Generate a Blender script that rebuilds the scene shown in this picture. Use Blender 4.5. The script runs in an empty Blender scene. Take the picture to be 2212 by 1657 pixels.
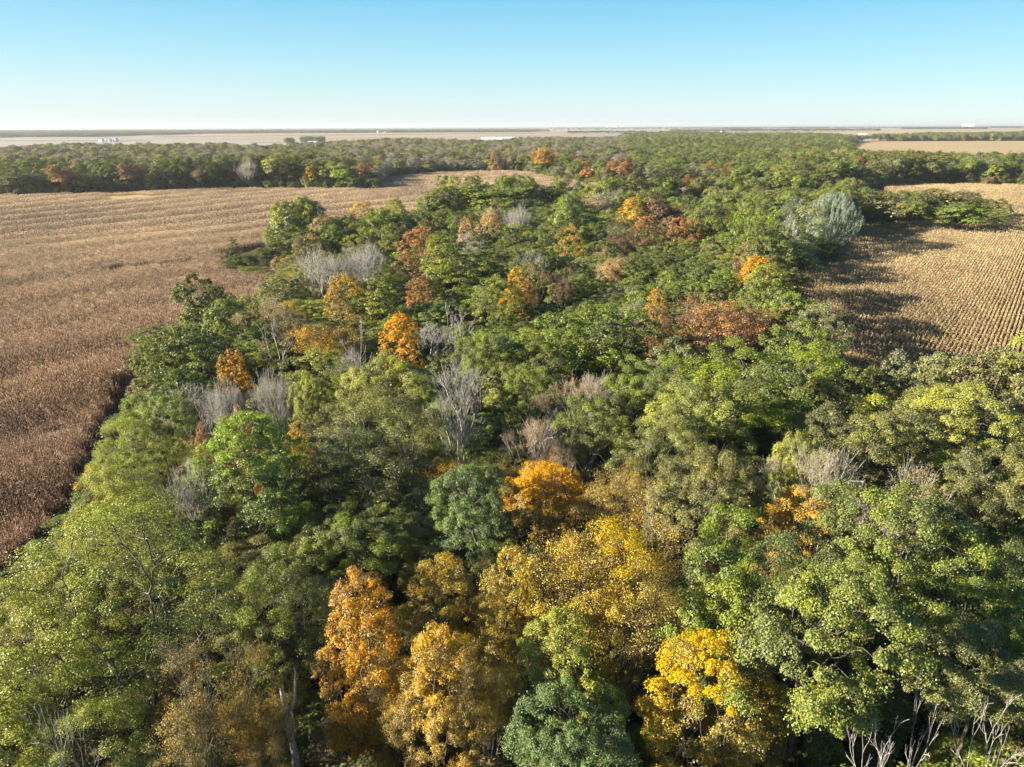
import bpy, math, random
import numpy as np
from mathutils import Vector, Matrix
R = math.radians
C = bpy.context.scene.collection
sc = bpy.context.scene
rng = np.random.default_rng(7)
random.seed(7)

# ------------------------------------------------------------------ camera
CAM_H, PITCH, ROLL, FPX, CX, CY = 42.0, R(20.0), R(0.2), 1532.0, 1105.5, 828.5
cp, sp = math.cos(PITCH), math.sin(PITCH)
_r = Vector((1, 0, 0)); _u = Vector((0, sp, cp)); FWD = Vector((0, cp, -sp))
RGT = _r * math.cos(ROLL) - _u * math.sin(ROLL)
UPV = _u * math.cos(ROLL) + _r * math.sin(ROLL)
cam = bpy.data.cameras.new('camera'); cam_o = bpy.data.objects.new('camera', cam); C.objects.link(cam_o)
cam.sensor_width = 36.0; cam.lens = FPX / 2211.0 * 36.0
cam.clip_start = 0.5; cam.clip_end = 60000
m = Matrix((RGT, UPV, -FWD)).transposed().to_4x4(); m.translation = (0, 0, CAM_H)
cam_o.matrix_world = m
sc.camera = cam_o

# ------------------------------------------------------------------ sky, sun, exposure
EXPO = 1.68
SUN_EL = R(20.5)
SUN_TO = Vector((-math.cos(SUN_EL) * .974, -math.cos(SUN_EL) * .225, math.sin(SUN_EL))).normalized()
W = bpy.data.worlds.new('World'); sc.world = W; W.use_nodes = True
nt = W.node_tree; nt.nodes.clear()
sky = nt.nodes.new('ShaderNodeTexSky'); sky.sky_type = 'NISHITA'; sky.sun_disc = False
sky.sun_elevation = SUN_EL; sky.sun_rotation = math.atan2(SUN_TO.x, SUN_TO.y)
sky.altitude = 200; sky.air_density = 1.0; sky.dust_density = 0.3; sky.ozone_density = 2.0
# the clear dry air of the day: pale at the horizon, cyan a few degrees up, deeper blue overhead, a little paler on the sun's side
tcs = nt.nodes.new('ShaderNodeTexCoord'); sep = nt.nodes.new('ShaderNodeSeparateXYZ'); nt.links.new(tcs.outputs['Generated'], sep.inputs[0])
shf = nt.nodes.new('ShaderNodeMath'); shf.operation = 'MULTIPLY_ADD'; shf.inputs[1].default_value = 0.022
nt.links.new(sep.outputs['X'], shf.inputs[0]); nt.links.new(sep.outputs['Z'], shf.inputs[2])
rmp = nt.nodes.new('ShaderNodeValToRGB'); el = rmp.color_ramp.elements
SKS = 1.0 / (0.07 * 2 ** EXPO)
stops = [(0.0, (.77, .89, .93)), (0.03, (.66, .88, .94)), (0.075, (.43, .80, .95)), (0.15, (.19, .61, .91)), (0.35, (.05, .23, .55)), (1.0, (.02, .095, .27))]
while len(el) < len(stops): el.new(0.5)
for e, (q, c) in zip(el, stops): e.position = q; e.color = (c[0], c[1], c[2], 1)
nt.links.new(shf.outputs[0], rmp.inputs[0])
scl_ = nt.nodes.new('ShaderNodeVectorMath'); scl_.operation = 'SCALE'; scl_.inputs['Scale'].default_value = SKS
nt.links.new(rmp.outputs[0], scl_.inputs[0])
hs = nt.nodes.new('ShaderNodeMix'); hs.data_type = 'RGBA'; hs.inputs[0].default_value = 0.85
nt.links.new(sky.outputs[0], hs.inputs[6]); nt.links.new(scl_.outputs[0], hs.inputs[7])
bg = nt.nodes.new('ShaderNodeBackground'); bg.inputs['Strength'].default_value = 0.07
wo = nt.nodes.new('ShaderNodeOutputWorld')
nt.links.new(hs.outputs[2], bg.inputs[0]); nt.links.new(bg.outputs[0], wo.inputs[0])
sun = bpy.data.lights.new('sun', 'SUN'); sun.energy = 5.0; sun.angle = R(0.53); sun.color = (1.0, 0.91, 0.76)
sun_o = bpy.data.objects.new('sun', sun); C.objects.link(sun_o)
sun_o.rotation_euler = (-SUN_TO).to_track_quat('-Z', 'Y').to_euler(); sun_o.location = (-200, 0, 200)
sc.view_settings.view_transform = 'Standard'; sc.view_settings.look = 'None'
sc.view_settings.exposure = EXPO; sc.view_settings.gamma = 1.0; sc.view_settings.use_curve_mapping = False
cy = sc.cycles
cy.max_bounces = 5; cy.diffuse_bounces = 3; cy.glossy_bounces = 1; cy.transmission_bounces = 3; cy.transparent_max_bounces = 4; cy.volume_bounces = 0
cy.use_denoising = True; cy.denoiser = 'OPENIMAGEDENOISE'; cy.denoising_input_passes = 'RGB_ALBEDO_NORMAL'; cy.denoising_prefilter = 'ACCURATE'
cy.sample_clamp_direct = 6.0; cy.sample_clamp_indirect = 4.0; cy.caustics_reflective = False; cy.caustics_refractive = False

# ------------------------------------------------------------------ picture <-> place helpers (2211 px wide picture)
def ray(px, py):
    d = RGT * ((px - CX) / FPX) + UPV * ((CY - py) / FPX) + FWD
    return d
def at(px, py, z=0.0):
    d = ray(px, py)
    t = (z - CAM_H) / d.z
    return Vector((d.x * t, d.y * t, z))
def project(x, y, z):
    v = Vector((x, y, z - CAM_H)); w = v.dot(FWD)
    if w < 0.1: return (-9999, -9999, w)
    return (CX + FPX * v.dot(RGT) / w, CY - FPX * v.dot(UPV) / w, w)
def in_poly(P, x, y):
    P = np.asarray(P, float); x = np.asarray(x, float); y = np.asarray(y, float)
    ins = np.zeros(x.shape, bool); n = len(P)
    for i in range(n):
        x1, y1 = P[i]; x2, y2 = P[(i + 1) % n]
        if y1 == y2: continue
        c = ((y1 > y) != (y2 > y)) & (x < (x2 - x1) * (y - y1) / (y2 - y1) + x1)
        ins ^= c
    return ins
def dist_poly(P, x, y):
    P = np.asarray(P, float); best = np.full(np.shape(x), 1e9)
    for i in range(len(P)):
        a = P[i]; b = P[(i + 1) % len(P)]; ab = b - a
        t = np.clip(((x - a[0]) * ab[0] + (y - a[1]) * ab[1]) / max(1e-9, ab @ ab), 0, 1)
        best = np.minimum(best, np.hypot(x - a[0] - t * ab[0], y - a[1] - t * ab[1]))
    return best
def poly(*pts):
    return [tuple(at(*p)[:2]) for p in pts]

# gently terraced ground: low berms cross the fields
_n = np.array([-0.797, 0.604])
def hgt(x, y):
    x = np.asarray(x, float); y = np.asarray(y, float)
    s = x * _n[0] + y * _n[1]; q = x * _n[1] - y * _n[0]
    s = s + 6 * np.sin(q / 61.0) + 2.5 * np.sin(q / 23.0 + 1.3)
    ph = s / 25.0 * 2 * np.pi + 1.3 * np.sin(s / 63.0 + q / 90.0)
    a = 0.58 * (0.62 + 0.38 * np.sin(q / 55.0 + s / 80.0))
    z = a * (np.sin(ph) + 0.28 * np.sin(2 * ph + 0.8))
    z += 0.35 * np.sin(x / 23.0 + 1.0) * np.sin(y / 31.0)
    d = np.hypot(x, y)
    return z * np.clip((700 - d) / 200, 0, 1)

# ------------------------------------------------------------------ materials
def nmat(name):
    m = bpy.data.materials.new(name); m.use_nodes = True; m.node_tree.nodes.clear(); return m, m.node_tree
class N:
    def __init__(s, t): s.t = t
    def __call__(s, typ, ins=None, **kw):
        n = s.t.nodes.new(typ)
        for k, v in kw.items(): setattr(n, k, v)
        for k, v in (ins or {}).items():
            sock = n.inputs[k]
            if isinstance(v, bpy.types.NodeSocket): s.t.links.new(v, sock)
            else: sock.default_value = v
        return n
def math_(n, op, a, b=0.0, clamp=False):
    return n('ShaderNodeMath', {0: a, 1: b}, operation=op, use_clamp=clamp).outputs[0]
def mixc(n, f, a, b, typ='MIX'):
    x = n('ShaderNodeMix', data_type='RGBA', blend_type=typ)
    for k, v in ((0, f), (6, a), (7, b)):
        if isinstance(v, bpy.types.NodeSocket): n.t.links.new(v, x.inputs[k])
        else: x.inputs[k].default_value = v
    return x.outputs[2]

def leaf_material():
    m, t = nmat('leaf'); n = N(t)
    tint = n('ShaderNodeAttribute', attribute_type='INSTANCER', attribute_name='tint')
    tip = n('ShaderNodeAttribute', attribute_type='INSTANCER', attribute_name='tint_tip')
    rnd = n('ShaderNodeAttribute', attribute_name='rnd'); tuft = n('ShaderNodeAttribute', attribute_name='tuft')
    hg = n('ShaderNodeAttribute', attribute_name='hgt')
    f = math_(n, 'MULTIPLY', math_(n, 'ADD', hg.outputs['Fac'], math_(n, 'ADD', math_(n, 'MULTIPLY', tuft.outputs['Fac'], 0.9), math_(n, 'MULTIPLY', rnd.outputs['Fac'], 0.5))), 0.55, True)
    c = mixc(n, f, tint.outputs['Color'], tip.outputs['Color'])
    fl = math_(n, 'MULTIPLY', math_(n, 'GREATER_THAN', math_(n, 'FRACT', math_(n, 'MULTIPLY', rnd.outputs['Fac'], 37.0)), 0.93), 0.55)
    c = mixc(n, fl, c, (.42, .25, .04, 1))
    h = n('ShaderNodeHueSaturation', {'Hue': math_(n, 'ADD', 0.487, math_(n, 'MULTIPLY', rnd.outputs['Fac'], 0.026)),
          'Saturation': math_(n, 'ADD', 0.86, math_(n, 'MULTIPLY', tuft.outputs['Fac'], 0.26)),
          'Value': math_(n, 'MULTIPLY', math_(n, 'ADD', 0.62, math_(n, 'MULTIPLY', rnd.outputs['Fac'], 0.72)), math_(n, 'ADD', 0.82, math_(n, 'MULTIPLY', tuft.outputs['Fac'], 0.36))), 'Color': c})
    b = n('ShaderNodeBsdfPrincipled', {'Base Color': h.outputs[0], 'Roughness': 0.45, 'Specular IOR Level': 0.42})
    tr = n('ShaderNodeBsdfTranslucent', {'Color': mixc(n, 1.0, h.outputs[0], (1.35, 1.2, .6, 1), 'MULTIPLY')})
    mx = n('ShaderNodeMixShader', {0: 0.24, 1: b.outputs[0], 2: tr.outputs[0]})
    o = n('ShaderNodeOutputMaterial', {0: mx.outputs[0]})
    return m
def bark_material():
    m, t = nmat('bark'); n = N(t)
    a = n('ShaderNodeAttribute', attribute_type='INSTANCER', attribute_name='bark')
    tc = n('ShaderNodeTexCoord'); no = n('ShaderNodeTexNoise', {'Vector': tc.outputs['Object'], 'Scale': 3.0, 'Detail': 4.0})
    c = mixc(n, 1.0, a.outputs['Color'], n('ShaderNodeMapRange', {0: no.outputs[0], 1: 0.3, 2: 0.7, 3: 0.55, 4: 1.35}).outputs[0], 'MULTIPLY')
    b = n('ShaderNodeBsdfPrincipled', {'Base Color': c, 'Roughness': 0.85})
    n('ShaderNodeOutputMaterial', {0: b.outputs[0]}); return m
def corn_material():
    m, t = nmat('dry_corn'); n = N(t)
    tint = n('ShaderNodeAttribute', attribute_type='INSTANCER', attribute_name='tint')
    rnd = n('ShaderNodeAttribute', attribute_name='rnd')
    h = n('ShaderNodeHueSaturation', {'Hue': math_(n, 'ADD', 0.482, math_(n, 'MULTIPLY', rnd.outputs['Fac'], 0.036)), 'Saturation': 1.0,
          'Value': math_(n, 'ADD', 0.5, math_(n, 'MULTIPLY', rnd.outputs['Fac'], 0.95)), 'Color': tint.outputs['Color']})
    b = n('ShaderNodeBsdfPrincipled', {'Base Color': h.outputs[0], 'Roughness': 0.55, 'Specular IOR Level': 0.35})
    tr = n('ShaderNodeBsdfTranslucent', {'Color': h.outputs[0]})
    mx = n('ShaderNodeMixShader', {0: 0.25, 1: b.outputs[0], 2: tr.outputs[0]})
    n('ShaderNodeOutputMaterial', {0: mx.outputs[0]}); return m
def earth_material(name, c1, c2, scale=0.05, c3=None, stripe=None, aniso=1.0):
    m, t = nmat(name); n = N(t)
    g = n('ShaderNodeNewGeometry'); mp = n('ShaderNodeMapping', {'Vector': g.outputs['Position'], 'Scale': (1, aniso, 1)})
    a = n('ShaderNodeTexNoise', {'Vector': mp.outputs[0], 'Scale': scale, 'Detail': 6.0, 'Roughness': 0.6})
    c = mixc(n, n('ShaderNodeMapRange', {0: a.outputs[0], 1: 0.36, 2: 0.64}).outputs[0], (*c1, 1), (*c2, 1))
    a2 = n('ShaderNodeTexNoise', {'Vector': mp.outputs[0], 'Scale': scale * 22, 'Detail': 4.0})
    c = mixc(n, 1.0, c, n('ShaderNodeMapRange', {0: a2.outputs[0], 1: 0.25, 2: 0.75, 3: 0.72, 4: 1.28}).outputs[0], 'MULTIPLY')
    b = n('ShaderNodeBsdfPrincipled', {'Base Color': c, 'Roughness': 0.95, 'Specular IOR Level': 0.1})
    n('ShaderNodeOutputMaterial', {0: b.outputs[0]}); return m
def paint(name, col, rough=0.5, metal=0.0, var=0.18, scale=0.8):
    m, t = nmat(name); n = N(t); tc = n('ShaderNodeTexCoord')
    a = n('ShaderNodeTexNoise', {'Vector': tc.outputs['Object'], 'Scale': scale, 'Detail': 4.0})
    c = mixc(n, 1.0, (*col, 1), n('ShaderNodeMapRange', {0: a.outputs[0], 1: 0.3, 2: 0.7, 3: 1 - var, 4: 1 + var * .6}).outputs[0], 'MULTIPLY')
    b = n('ShaderNodeBsdfPrincipled', {'Base Color': c, 'Roughness': rough, 'Metallic': metal})
    n('ShaderNodeOutputMaterial', {0: b.outputs[0]}); return m
LEAF, BARK, CORN = leaf_material(), bark_material(), corn_material()
M_SOIL = earth_material('soil_and_litter', (0.05, 0.036, 0.022), (0.10, 0.07, 0.04), 0.09)
M_HARV = earth_material('harvested_field', (0.30, 0.25, 0.175), (0.37, 0.31, 0.215), 0.004, aniso=4)
M_GREYF = earth_material('pale_stubble', (0.32, 0.29, 0.235), (0.38, 0.34, 0.27), 0.004, aniso=4)
M_GOLDF = earth_material('golden_stubble', (0.38, 0.275, 0.135), (0.45, 0.33, 0.17), 0.006, aniso=3)
M_DARKF = earth_material('tilled_strip', (0.15, 0.125, 0.085), (0.20, 0.165, 0.11), 0.01, aniso=3)
M_GRASS = earth_material('dry_grass', (0.40, 0.30, 0.12), (0.50, 0.38, 0.17), 0.08)
M_GREENF = earth_material('green_verge', (0.20, 0.21, 0.09), (0.26, 0.25, 0.12), 0.01)
M_VERGE = earth_material('pale_dry_grass', (0.34, 0.28, 0.19), (0.46, 0.40, 0.30), 0.5)
M_ROAD = earth_material('gravel_road', (0.30, 0.28, 0.25), (0.36, 0.33, 0.30), 0.05)

# ------------------------------------------------------------------ object helpers
def tag(o, label=None, cat=None, group=None, kind=None):
    if label: o['label'] = label
    if cat: o['category'] = cat
    if group: o['group'] = group
    if kind: o['kind'] = kind
    return o
def link(name, me, parent=None, loc=None, rotz=0.0):
    o = bpy.data.objects.new(name, me); C.objects.link(o)
    if parent: o.parent = parent
    if loc is not None: o.location = loc
    if rotz: o.rotation_euler = (0, 0, rotz)
    return o
def np_mesh(name, verts, quads=None, tris=None, mats=(), mat_idx=None, attrs=None, smooth=False):
    """verts (n,3); quads (q,4); tris (t,3); attrs: name -> per face float array"""
    me = bpy.data.meshes.new(name)
    verts = np.asarray(verts, np.float32)
    q = np.zeros((0, 4), np.int32) if quads is None else np.asarray(quads, np.int32)
    t = np.zeros((0, 3), np.int32) if tris is None else np.asarray(tris, np.int32)
    me.vertices.add(len(verts)); me.vertices.foreach_set('co', verts.ravel())
    me.loops.add(q.size + t.size); me.loops.foreach_set('vertex_index', np.concatenate([q.ravel(), t.ravel()]))
    nf = len(q) + len(t); me.polygons.add(nf)
    ls = np.concatenate([np.arange(len(q)) * 4, q.size + np.arange(len(t)) * 3]).astype(np.int32)
    me.polygons.foreach_set('loop_start', ls)
    for mm in mats: me.materials.append(mm)
    if mat_idx is not None: me.polygons.foreach_set('material_index', np.asarray(mat_idx, np.int32))
    if smooth: me.polygons.foreach_set('use_smooth', np.ones(nf, bool))
    for k, a in (attrs or {}).items():
        at_ = me.attributes.new(k, 'FLOAT', 'FACE'); at_.data.foreach_set('value', np.asarray(a, np.float32))
    me.update(calc_edges=True); me.validate()
    return me

class MB:
    """collects boxes, prisms, cylinders into one mesh"""
    def __init__(s): s.v = []; s.f = []
    def add(s, v, f):
        b = len(s.v); s.v += [tuple(p) for p in v]; s.f += [tuple(i + b for i in q) for q in f]; return s
    def box(s, x0, x1, y0, y1, z0, z1):
        return s.add([(x0,y0,z0),(x1,y0,z0),(x1,y1,z0),(x0,y1,z0),(x0,y0,z1),(x1,y0,z1),(x1,y1,z1),(x0,y1,z1)],
                     [(0,3,2,1),(4,5,6,7),(0,1,5,4),(1,2,6,5),(2,3,7,6),(3,0,4,7)])
    def gable(s, x0, x1, y0, y1, z0, z1, t=0.25):
        ym = (y0 + y1) / 2
        a = [(y0,z0),(ym,z1),(y1,z0),(y1,z0-t),(ym,z1-t),(y0,z0-t)]
        v = [(x0,*p) for p in a] + [(x1,*p) for p in a]
        f = [(i, (i+1)%6, 6+(i+1)%6, 6+i) for i in range(6)] + [(0,5,4,1),(1,4,3,2),(6,7,10,11),(7,8,9,10)]
        return s.add(v, f)
    def prof(s, pts, y0, y1):
        n = len(pts); v = [(p[0], y0, p[1]) for p in pts] + [(p[0], y1, p[1]) for p in pts]
        return s.add(v, [(i, (i+1)%n, n+(i+1)%n, n+i) for i in range(n)] + [tuple(range(n-1,-1,-1)), tuple(range(n, 2*n))])
    def lathe(s, pts, k=20, c=(0,0)):
        v = []; f = []
        for r, z in pts:
            for i in range(k):
                a = 2*math.pi*i/k; v.append((c[0]+r*math.cos(a), c[1]+r*math.sin(a), z))
        for j in range(len(pts)-1):
            for i in range(k):
                f.append((j*k+i, j*k+(i+1)%k, (j+1)*k+(i+1)%k, (j+1)*k+i))
        f.append(tuple(range(k-1,-1,-1))); f.append(tuple((len(pts)-1)*k+i for i in range(k)))
        return s.add(v, f)
    def tube(s, p0, p1, r, k=6):
        p0 = Vector(p0); p1 = Vector(p1); d = (p1-p0).normalized(); a = d.orthogonal().normalized(); b = d.cross(a)
        v = [p + (a*math.cos(2*math.pi*i/k)+b*math.sin(2*math.pi*i/k))*r for p in (p0,p1) for i in range(k)]
        return s.add(v, [(i,(i+1)%k,k+(i+1)%k,k+i) for i in range(k)] + [tuple(range(k-1,-1,-1)), tuple(range(k,2*k))])
    def build(s, name, mat, parent=None, loc=None, rotz=0.0):
        me = bpy.data.meshes.new(name); me.from_pydata(s.v, [], s.f); me.materials.append(mat); me.update()
        return link(name, me, parent, loc, rotz)
def empty(name, loc, rotz=0.0):
    o = bpy.data.objects.new(name, None); C.objects.link(o); o.location = loc; o.rotation_euler = (0,0,rotz); o.empty_display_size = 0.5
    return o

def gn_scatter(name, pts, rot, scl, var, cols, sources):
    """ONE object: points that carry instances of the source meshes"""
    me = bpy.data.meshes.new(name); n = len(pts)
    me.vertices.add(n); me.vertices.foreach_set('co', np.asarray(pts, np.float32).ravel())
    a = me.attributes.new('rot', 'FLOAT', 'POINT'); a.data.foreach_set('value', np.asarray(rot, np.float32))
    a = me.attributes.new('scl', 'FLOAT_VECTOR', 'POINT'); a.data.foreach_set('vector', np.asarray(scl, np.float32).ravel())
    a = me.attributes.new('variant', 'INT', 'POINT'); a.data.foreach_set('value', np.asarray(var, np.int32))
    for k, c in cols.items():
        c = np.asarray(c, np.float32); c = np.concatenate([c, np.ones((n, 1), np.float32)], 1)
        a = me.attributes.new(k, 'FLOAT_COLOR', 'POINT'); a.data.foreach_set('color', c.ravel())
    o = link(name, me)
    g = bpy.data.node_groups.new(name, 'GeometryNodeTree')
    g.interface.new_socket('Geometry', in_out='INPUT', socket_type='NodeSocketGeometry')
    g.interface.new_socket('Geometry', in_out='OUTPUT', socket_type='NodeSocketGeometry')
    gi = g.nodes.new('NodeGroupInput'); go = g.nodes.new('NodeGroupOutput'); L = g.links.new
    def named(k, ty):
        x = g.nodes.new('GeometryNodeInputNamedAttribute'); x.data_type = ty; x.inputs[0].default_value = k
        return x.outputs[0]
    cx = g.nodes.new('ShaderNodeCombineXYZ'); L(named('rot', 'FLOAT'), cx.inputs[2])
    er = g.nodes.new('FunctionNodeEulerToRotation'); L(cx.outputs[0], er.inputs[0])
    sv = named('scl', 'FLOAT_VECTOR'); vi = named('variant', 'INT')
    jn = g.nodes.new('GeometryNodeJoinGeometry')
    used = set(int(v) for v in np.unique(var))
    for k, src in enumerate(sources):
        if k not in used: continue
        oi = g.nodes.new('GeometryNodeObjectInfo'); oi.inputs['Object'].default_value = src; oi.inputs['As Instance'].default_value = True
        ip = g.nodes.new('GeometryNodeInstanceOnPoints')
        cm = g.nodes.new('FunctionNodeCompare'); cm.data_type = 'INT'; cm.operation = 'EQUAL'
        L(vi, cm.inputs[2]); cm.inputs[3].default_value = k
        L(gi.outputs[0], ip.inputs['Points']); L(cm.outputs[0], ip.inputs['Selection']); L(oi.outputs['Geometry'], ip.inputs['Instance'])
        L(er.outputs[0], ip.inputs['Rotation']); L(sv, ip.inputs['Scale'])
        L(ip.outputs[0], jn.inputs[0])
    L(jn.outputs[0], go.inputs[0])
    md = o.modifiers.new('scatter', 'NODES'); md.node_group = g
    return o

# ------------------------------------------------------------------ the setting: ground and far fields
def axis(lo, hi, step, far):
    a = list(np.arange(lo, hi + .1, step)); s = step; x = hi
    while x < far: s *= 1.35; x += s; a.append(x)
    s = step; x = lo; b = []
    while x > -far: s *= 1.35; x -= s; b.append(x)
    return np.array(b[::-1] + a)
gx, gy = axis(-420, 420, 4.0, 26000), axis(-60, 700, 4.0, 26000)
X, Y = np.meshgrid(gx, gy); Z = hgt(X, Y) - 0.05
nx, ny = len(gx), len(gy)
ii = (np.arange(ny - 1)[:, None] * nx + np.arange(nx - 1)[None]).ravel()
gm = np_mesh('ground', np.stack([X.ravel(), Y.ravel(), Z.ravel()], 1), np.stack([ii, ii + 1, ii + nx + 1, ii + nx], 1), mats=[M_SOIL], smooth=True)
tag(link('ground', gm), kind='structure')

def field(name, pts, mat, z, label=None):
    P = [at(*p) for p in pts]
    me = bpy.data.meshes.new(name); me.from_pydata([(p.x, p.y, z) for p in P], [], [tuple(range(len(P)))]); me.materials.append(mat); me.update()
    return tag(link(name, me), label, kind='structure')
# far plain: one wide harvested sheet, strips laid over it
field('far_fields', [(-1200,352),(3400,352),(3400,265.0),(-1200,281.0)], M_HARV, 0.15)
field('pale_field', [(-500,322),(240,322),(640,330),(900,326),(900,309),(640,306),(300,303),(-500,297)], M_GREYF, 0.4)
field('tilled_strip', [(-300,306.0),(150,305.5),(330,305.0),(330,303.9),(150,304.3),(-300,304.3)], M_DARKF, 0.6)
field('tilled_strip', [(540,309.6),(900,304.6),(1300,301.2),(1300,300.6),(900,303.6),(540,308.7)], M_DARKF, 0.6)
field('tilled_strip', [(-300,295.2),(130,294.5),(420,290.5),(420,289.2),(130,292.0),(-300,292.6)], M_DARKF, 0.6)
field('tilled_strip', [(330,296.8),(760,292.8),(1230,287.6),(1230,286.9),(760,291.6),(330,295.8)], M_DARKF, 0.6)
field('golden_field', [(330,300),(900,296),(1300,290),(1300,287.6),(900,292),(420,296.5)], M_GOLDF, 0.5)
field('golden_field', [(1780,336),(2600,338),(2600,302),(2211,302.5),(1900,304),(1790,312)], M_GOLDF, 0.4)
field('golden_field', [(1430,291),(1800,293),(2300,287),(2300,279),(1800,281),(1560,279)], M_GOLDF, 0.5)
field('pale_field', [(1200,284),(1600,281),(2300,277),(2300,273.0),(1600,275.3),(1200,279)], M_GREYF, 0.7)
field('gravel_road', [(-300,321),(250,326),(590,318),(900,315.4),(900,314.8),(590,317.2),(250,324.5),(-300,319.8)], M_ROAD, 0.7)
field('green_verge', [(590,322),(700,319),(900,318),(900,316),(700,317),(590,319)], M_GREENF, 0.65)

# ------------------------------------------------------------------ trees: skeletons grown towards attractors
def grow(rg, trunk, attr, step=0.5, infl=6.0, kill=0.8, iters=110, up=0.05, noise=0.16):
    nodes = [np.array(p, float) for p in trunk]; par = [-1] + list(range(len(trunk) - 1))
    A = np.array(attr, float); best = np.full(len(A), 1e9); bi = np.zeros(len(A), int)
    new = list(range(len(nodes)))
    for it in range(iters):
        NP = np.array([nodes[i] for i in new])
        D = np.linalg.norm(A[:, None] - NP[None], axis=2); j = D.argmin(1); dm = D[np.arange(len(A)), j]
        u = dm < best; best[u] = dm[u]; bi[u] = np.array(new)[j[u]]
        keep = best > kill; A, best, bi = A[keep], best[keep], bi[keep]
        if len(A) == 0: break
        act = best < infl
        if not act.any(): act = best < best.min() + 1.0
        acc = {}
        for a, k in zip(A[act], bi[act]):
            d = a - nodes[k]; d = d / np.linalg.norm(d)
            if k in acc: acc[k] += d
            else: acc[k] = d.copy()
        new = []
        for k, d in acc.items():
            d = d / (np.linalg.norm(d) + 1e-9) + rg.normal(0, noise, 3); d[2] += up; d /= np.linalg.norm(d)
            nodes.append(nodes[k] + d * step); par.append(k); new.append(len(nodes) - 1)
        if len(nodes) > 6000: break
    return np.array(nodes), np.array(par)
def radii(nodes, par, tipr, expo=2.3, maxr=0.4):
    n = len(nodes); acc = np.zeros(n); sub = np.ones(n, int); ch = np.zeros(n, int)
    for i in range(n - 1, -1, -1):
        if acc[i] == 0: acc[i] = tipr ** expo
        p = par[i]
        if p >= 0: acc[p] += acc[i]; sub[p] += sub[i]; ch[p] += 1
    r = acc ** (1 / expo)
    r *= min(1.0, maxr / r[0]) if r[0] > maxr else 1.0
    r = np.maximum(r, tipr * 0.8)
    return r, sub, ch
def tubes(nodes, par, r, sel, k=4):
    i = np.where(sel & (par >= 0))[0]; p = par[i]
    a, b = nodes[p], nodes[i]; d = b - a; L = np.linalg.norm(d, axis=1, keepdims=True) + 1e-9; d = d / L
    ref = np.where(np.abs(d[:, 2:3]) > 0.9, np.array([[1., 0, 0]]), np.array([[0., 0, 1]]))
    u = np.cross(d, ref); u /= np.linalg.norm(u, axis=1, keepdims=True); w = np.cross(d, u)
    ang = np.arange(k) * 2 * np.pi / k
    ra = np.minimum(r[p], r[i] * 1.7)
    ring = lambda c, rr: c[:, None] + rr[:, None, None] * (np.cos(ang)[None, :, None] * u[:, None] + np.sin(ang)[None, :, None] * w[:, None])
    V = np.concatenate([ring(a, ra), ring(b + d * r[i][:, None] * .3, r[i])], 1)         # (n,2k,3)
    n = len(i); base = (np.arange(n) * 2 * k)[:, None, None]
    q = np.stack([np.arange(k), (np.arange(k) + 1) % k, k + (np.arange(k) + 1) % k, k + np.arange(k)], 1)[None]
    return V.reshape(-1, 3), (q + base).reshape(-1, 4)
def leaves(rg, centers, per, sig, L, Wd, up, outc, H, tuft, stretch=(1, 1, 0.75), droop=0.0, drift=(0, 0, 0), nw=(.35, .5, .62)):
    c = np.repeat(centers, per, 0); n = len(c); tu = np.repeat(tuft, per)
    ts = np.repeat(rg.uniform(.5, 1.5, len(centers)), per)[:, None]
    off = rg.normal(0, 1, (n, 3)); off /= np.linalg.norm(off, axis=1, keepdims=True)
    off[:, 2] = np.where(off[:, 2] < -.25, -off[:, 2], off[:, 2])
    dome = off.copy()
    off *= rg.uniform(.35, 1.05, (n, 1)) ** .5 * np.where(rg.random((n, 1)) < .2, rg.uniform(1.1, 1.6, (n, 1)), 1.0)
    off = off * sig * 1.5 * ts * np.array(stretch)
    p = c + off + np.array(drift) * rg.random((n, 1))
    out = p - outc; out /= np.linalg.norm(out, axis=1, keepdims=True) + 1e-9
    nr = out * nw[0] + dome * nw[1] + np.array([0, 0, up * .75]) + rg.normal(0, nw[2], (n, 3)); nr /= np.linalg.norm(nr, axis=1, keepdims=True)
    t = rg.normal(0, 1, (n, 3)) + out * 0.8; t[:, 2] -= droop; t -= (t * nr).sum(1, keepdims=True) * nr; t /= np.linalg.norm(t, axis=1, keepdims=True) + 1e-9
    b = np.cross(nr, t); sz = rg.uniform(0.65, 1.3, (n, 1)); l = L * sz; w = Wd * sz
    f = rg.uniform(-.05, .22, (n, 1))
    V = np.stack([p - t * l * .5, p + b * w * .5 - t * l * .05 + nr * w * f, p + t * l * .5 - nr * l * .1, p - b * w * .5 - t * l * .05 + nr * w * f], 1).reshape(-1, 3)
    Q = np.arange(n * 4).reshape(-1, 4)
    return V, Q, dict(rnd=rg.random(n), tuft=np.clip(tu + rg.normal(0, .06, n), 0, 1), hgt=np.clip(p[:, 2] / H, 0, 1.1))

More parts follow.
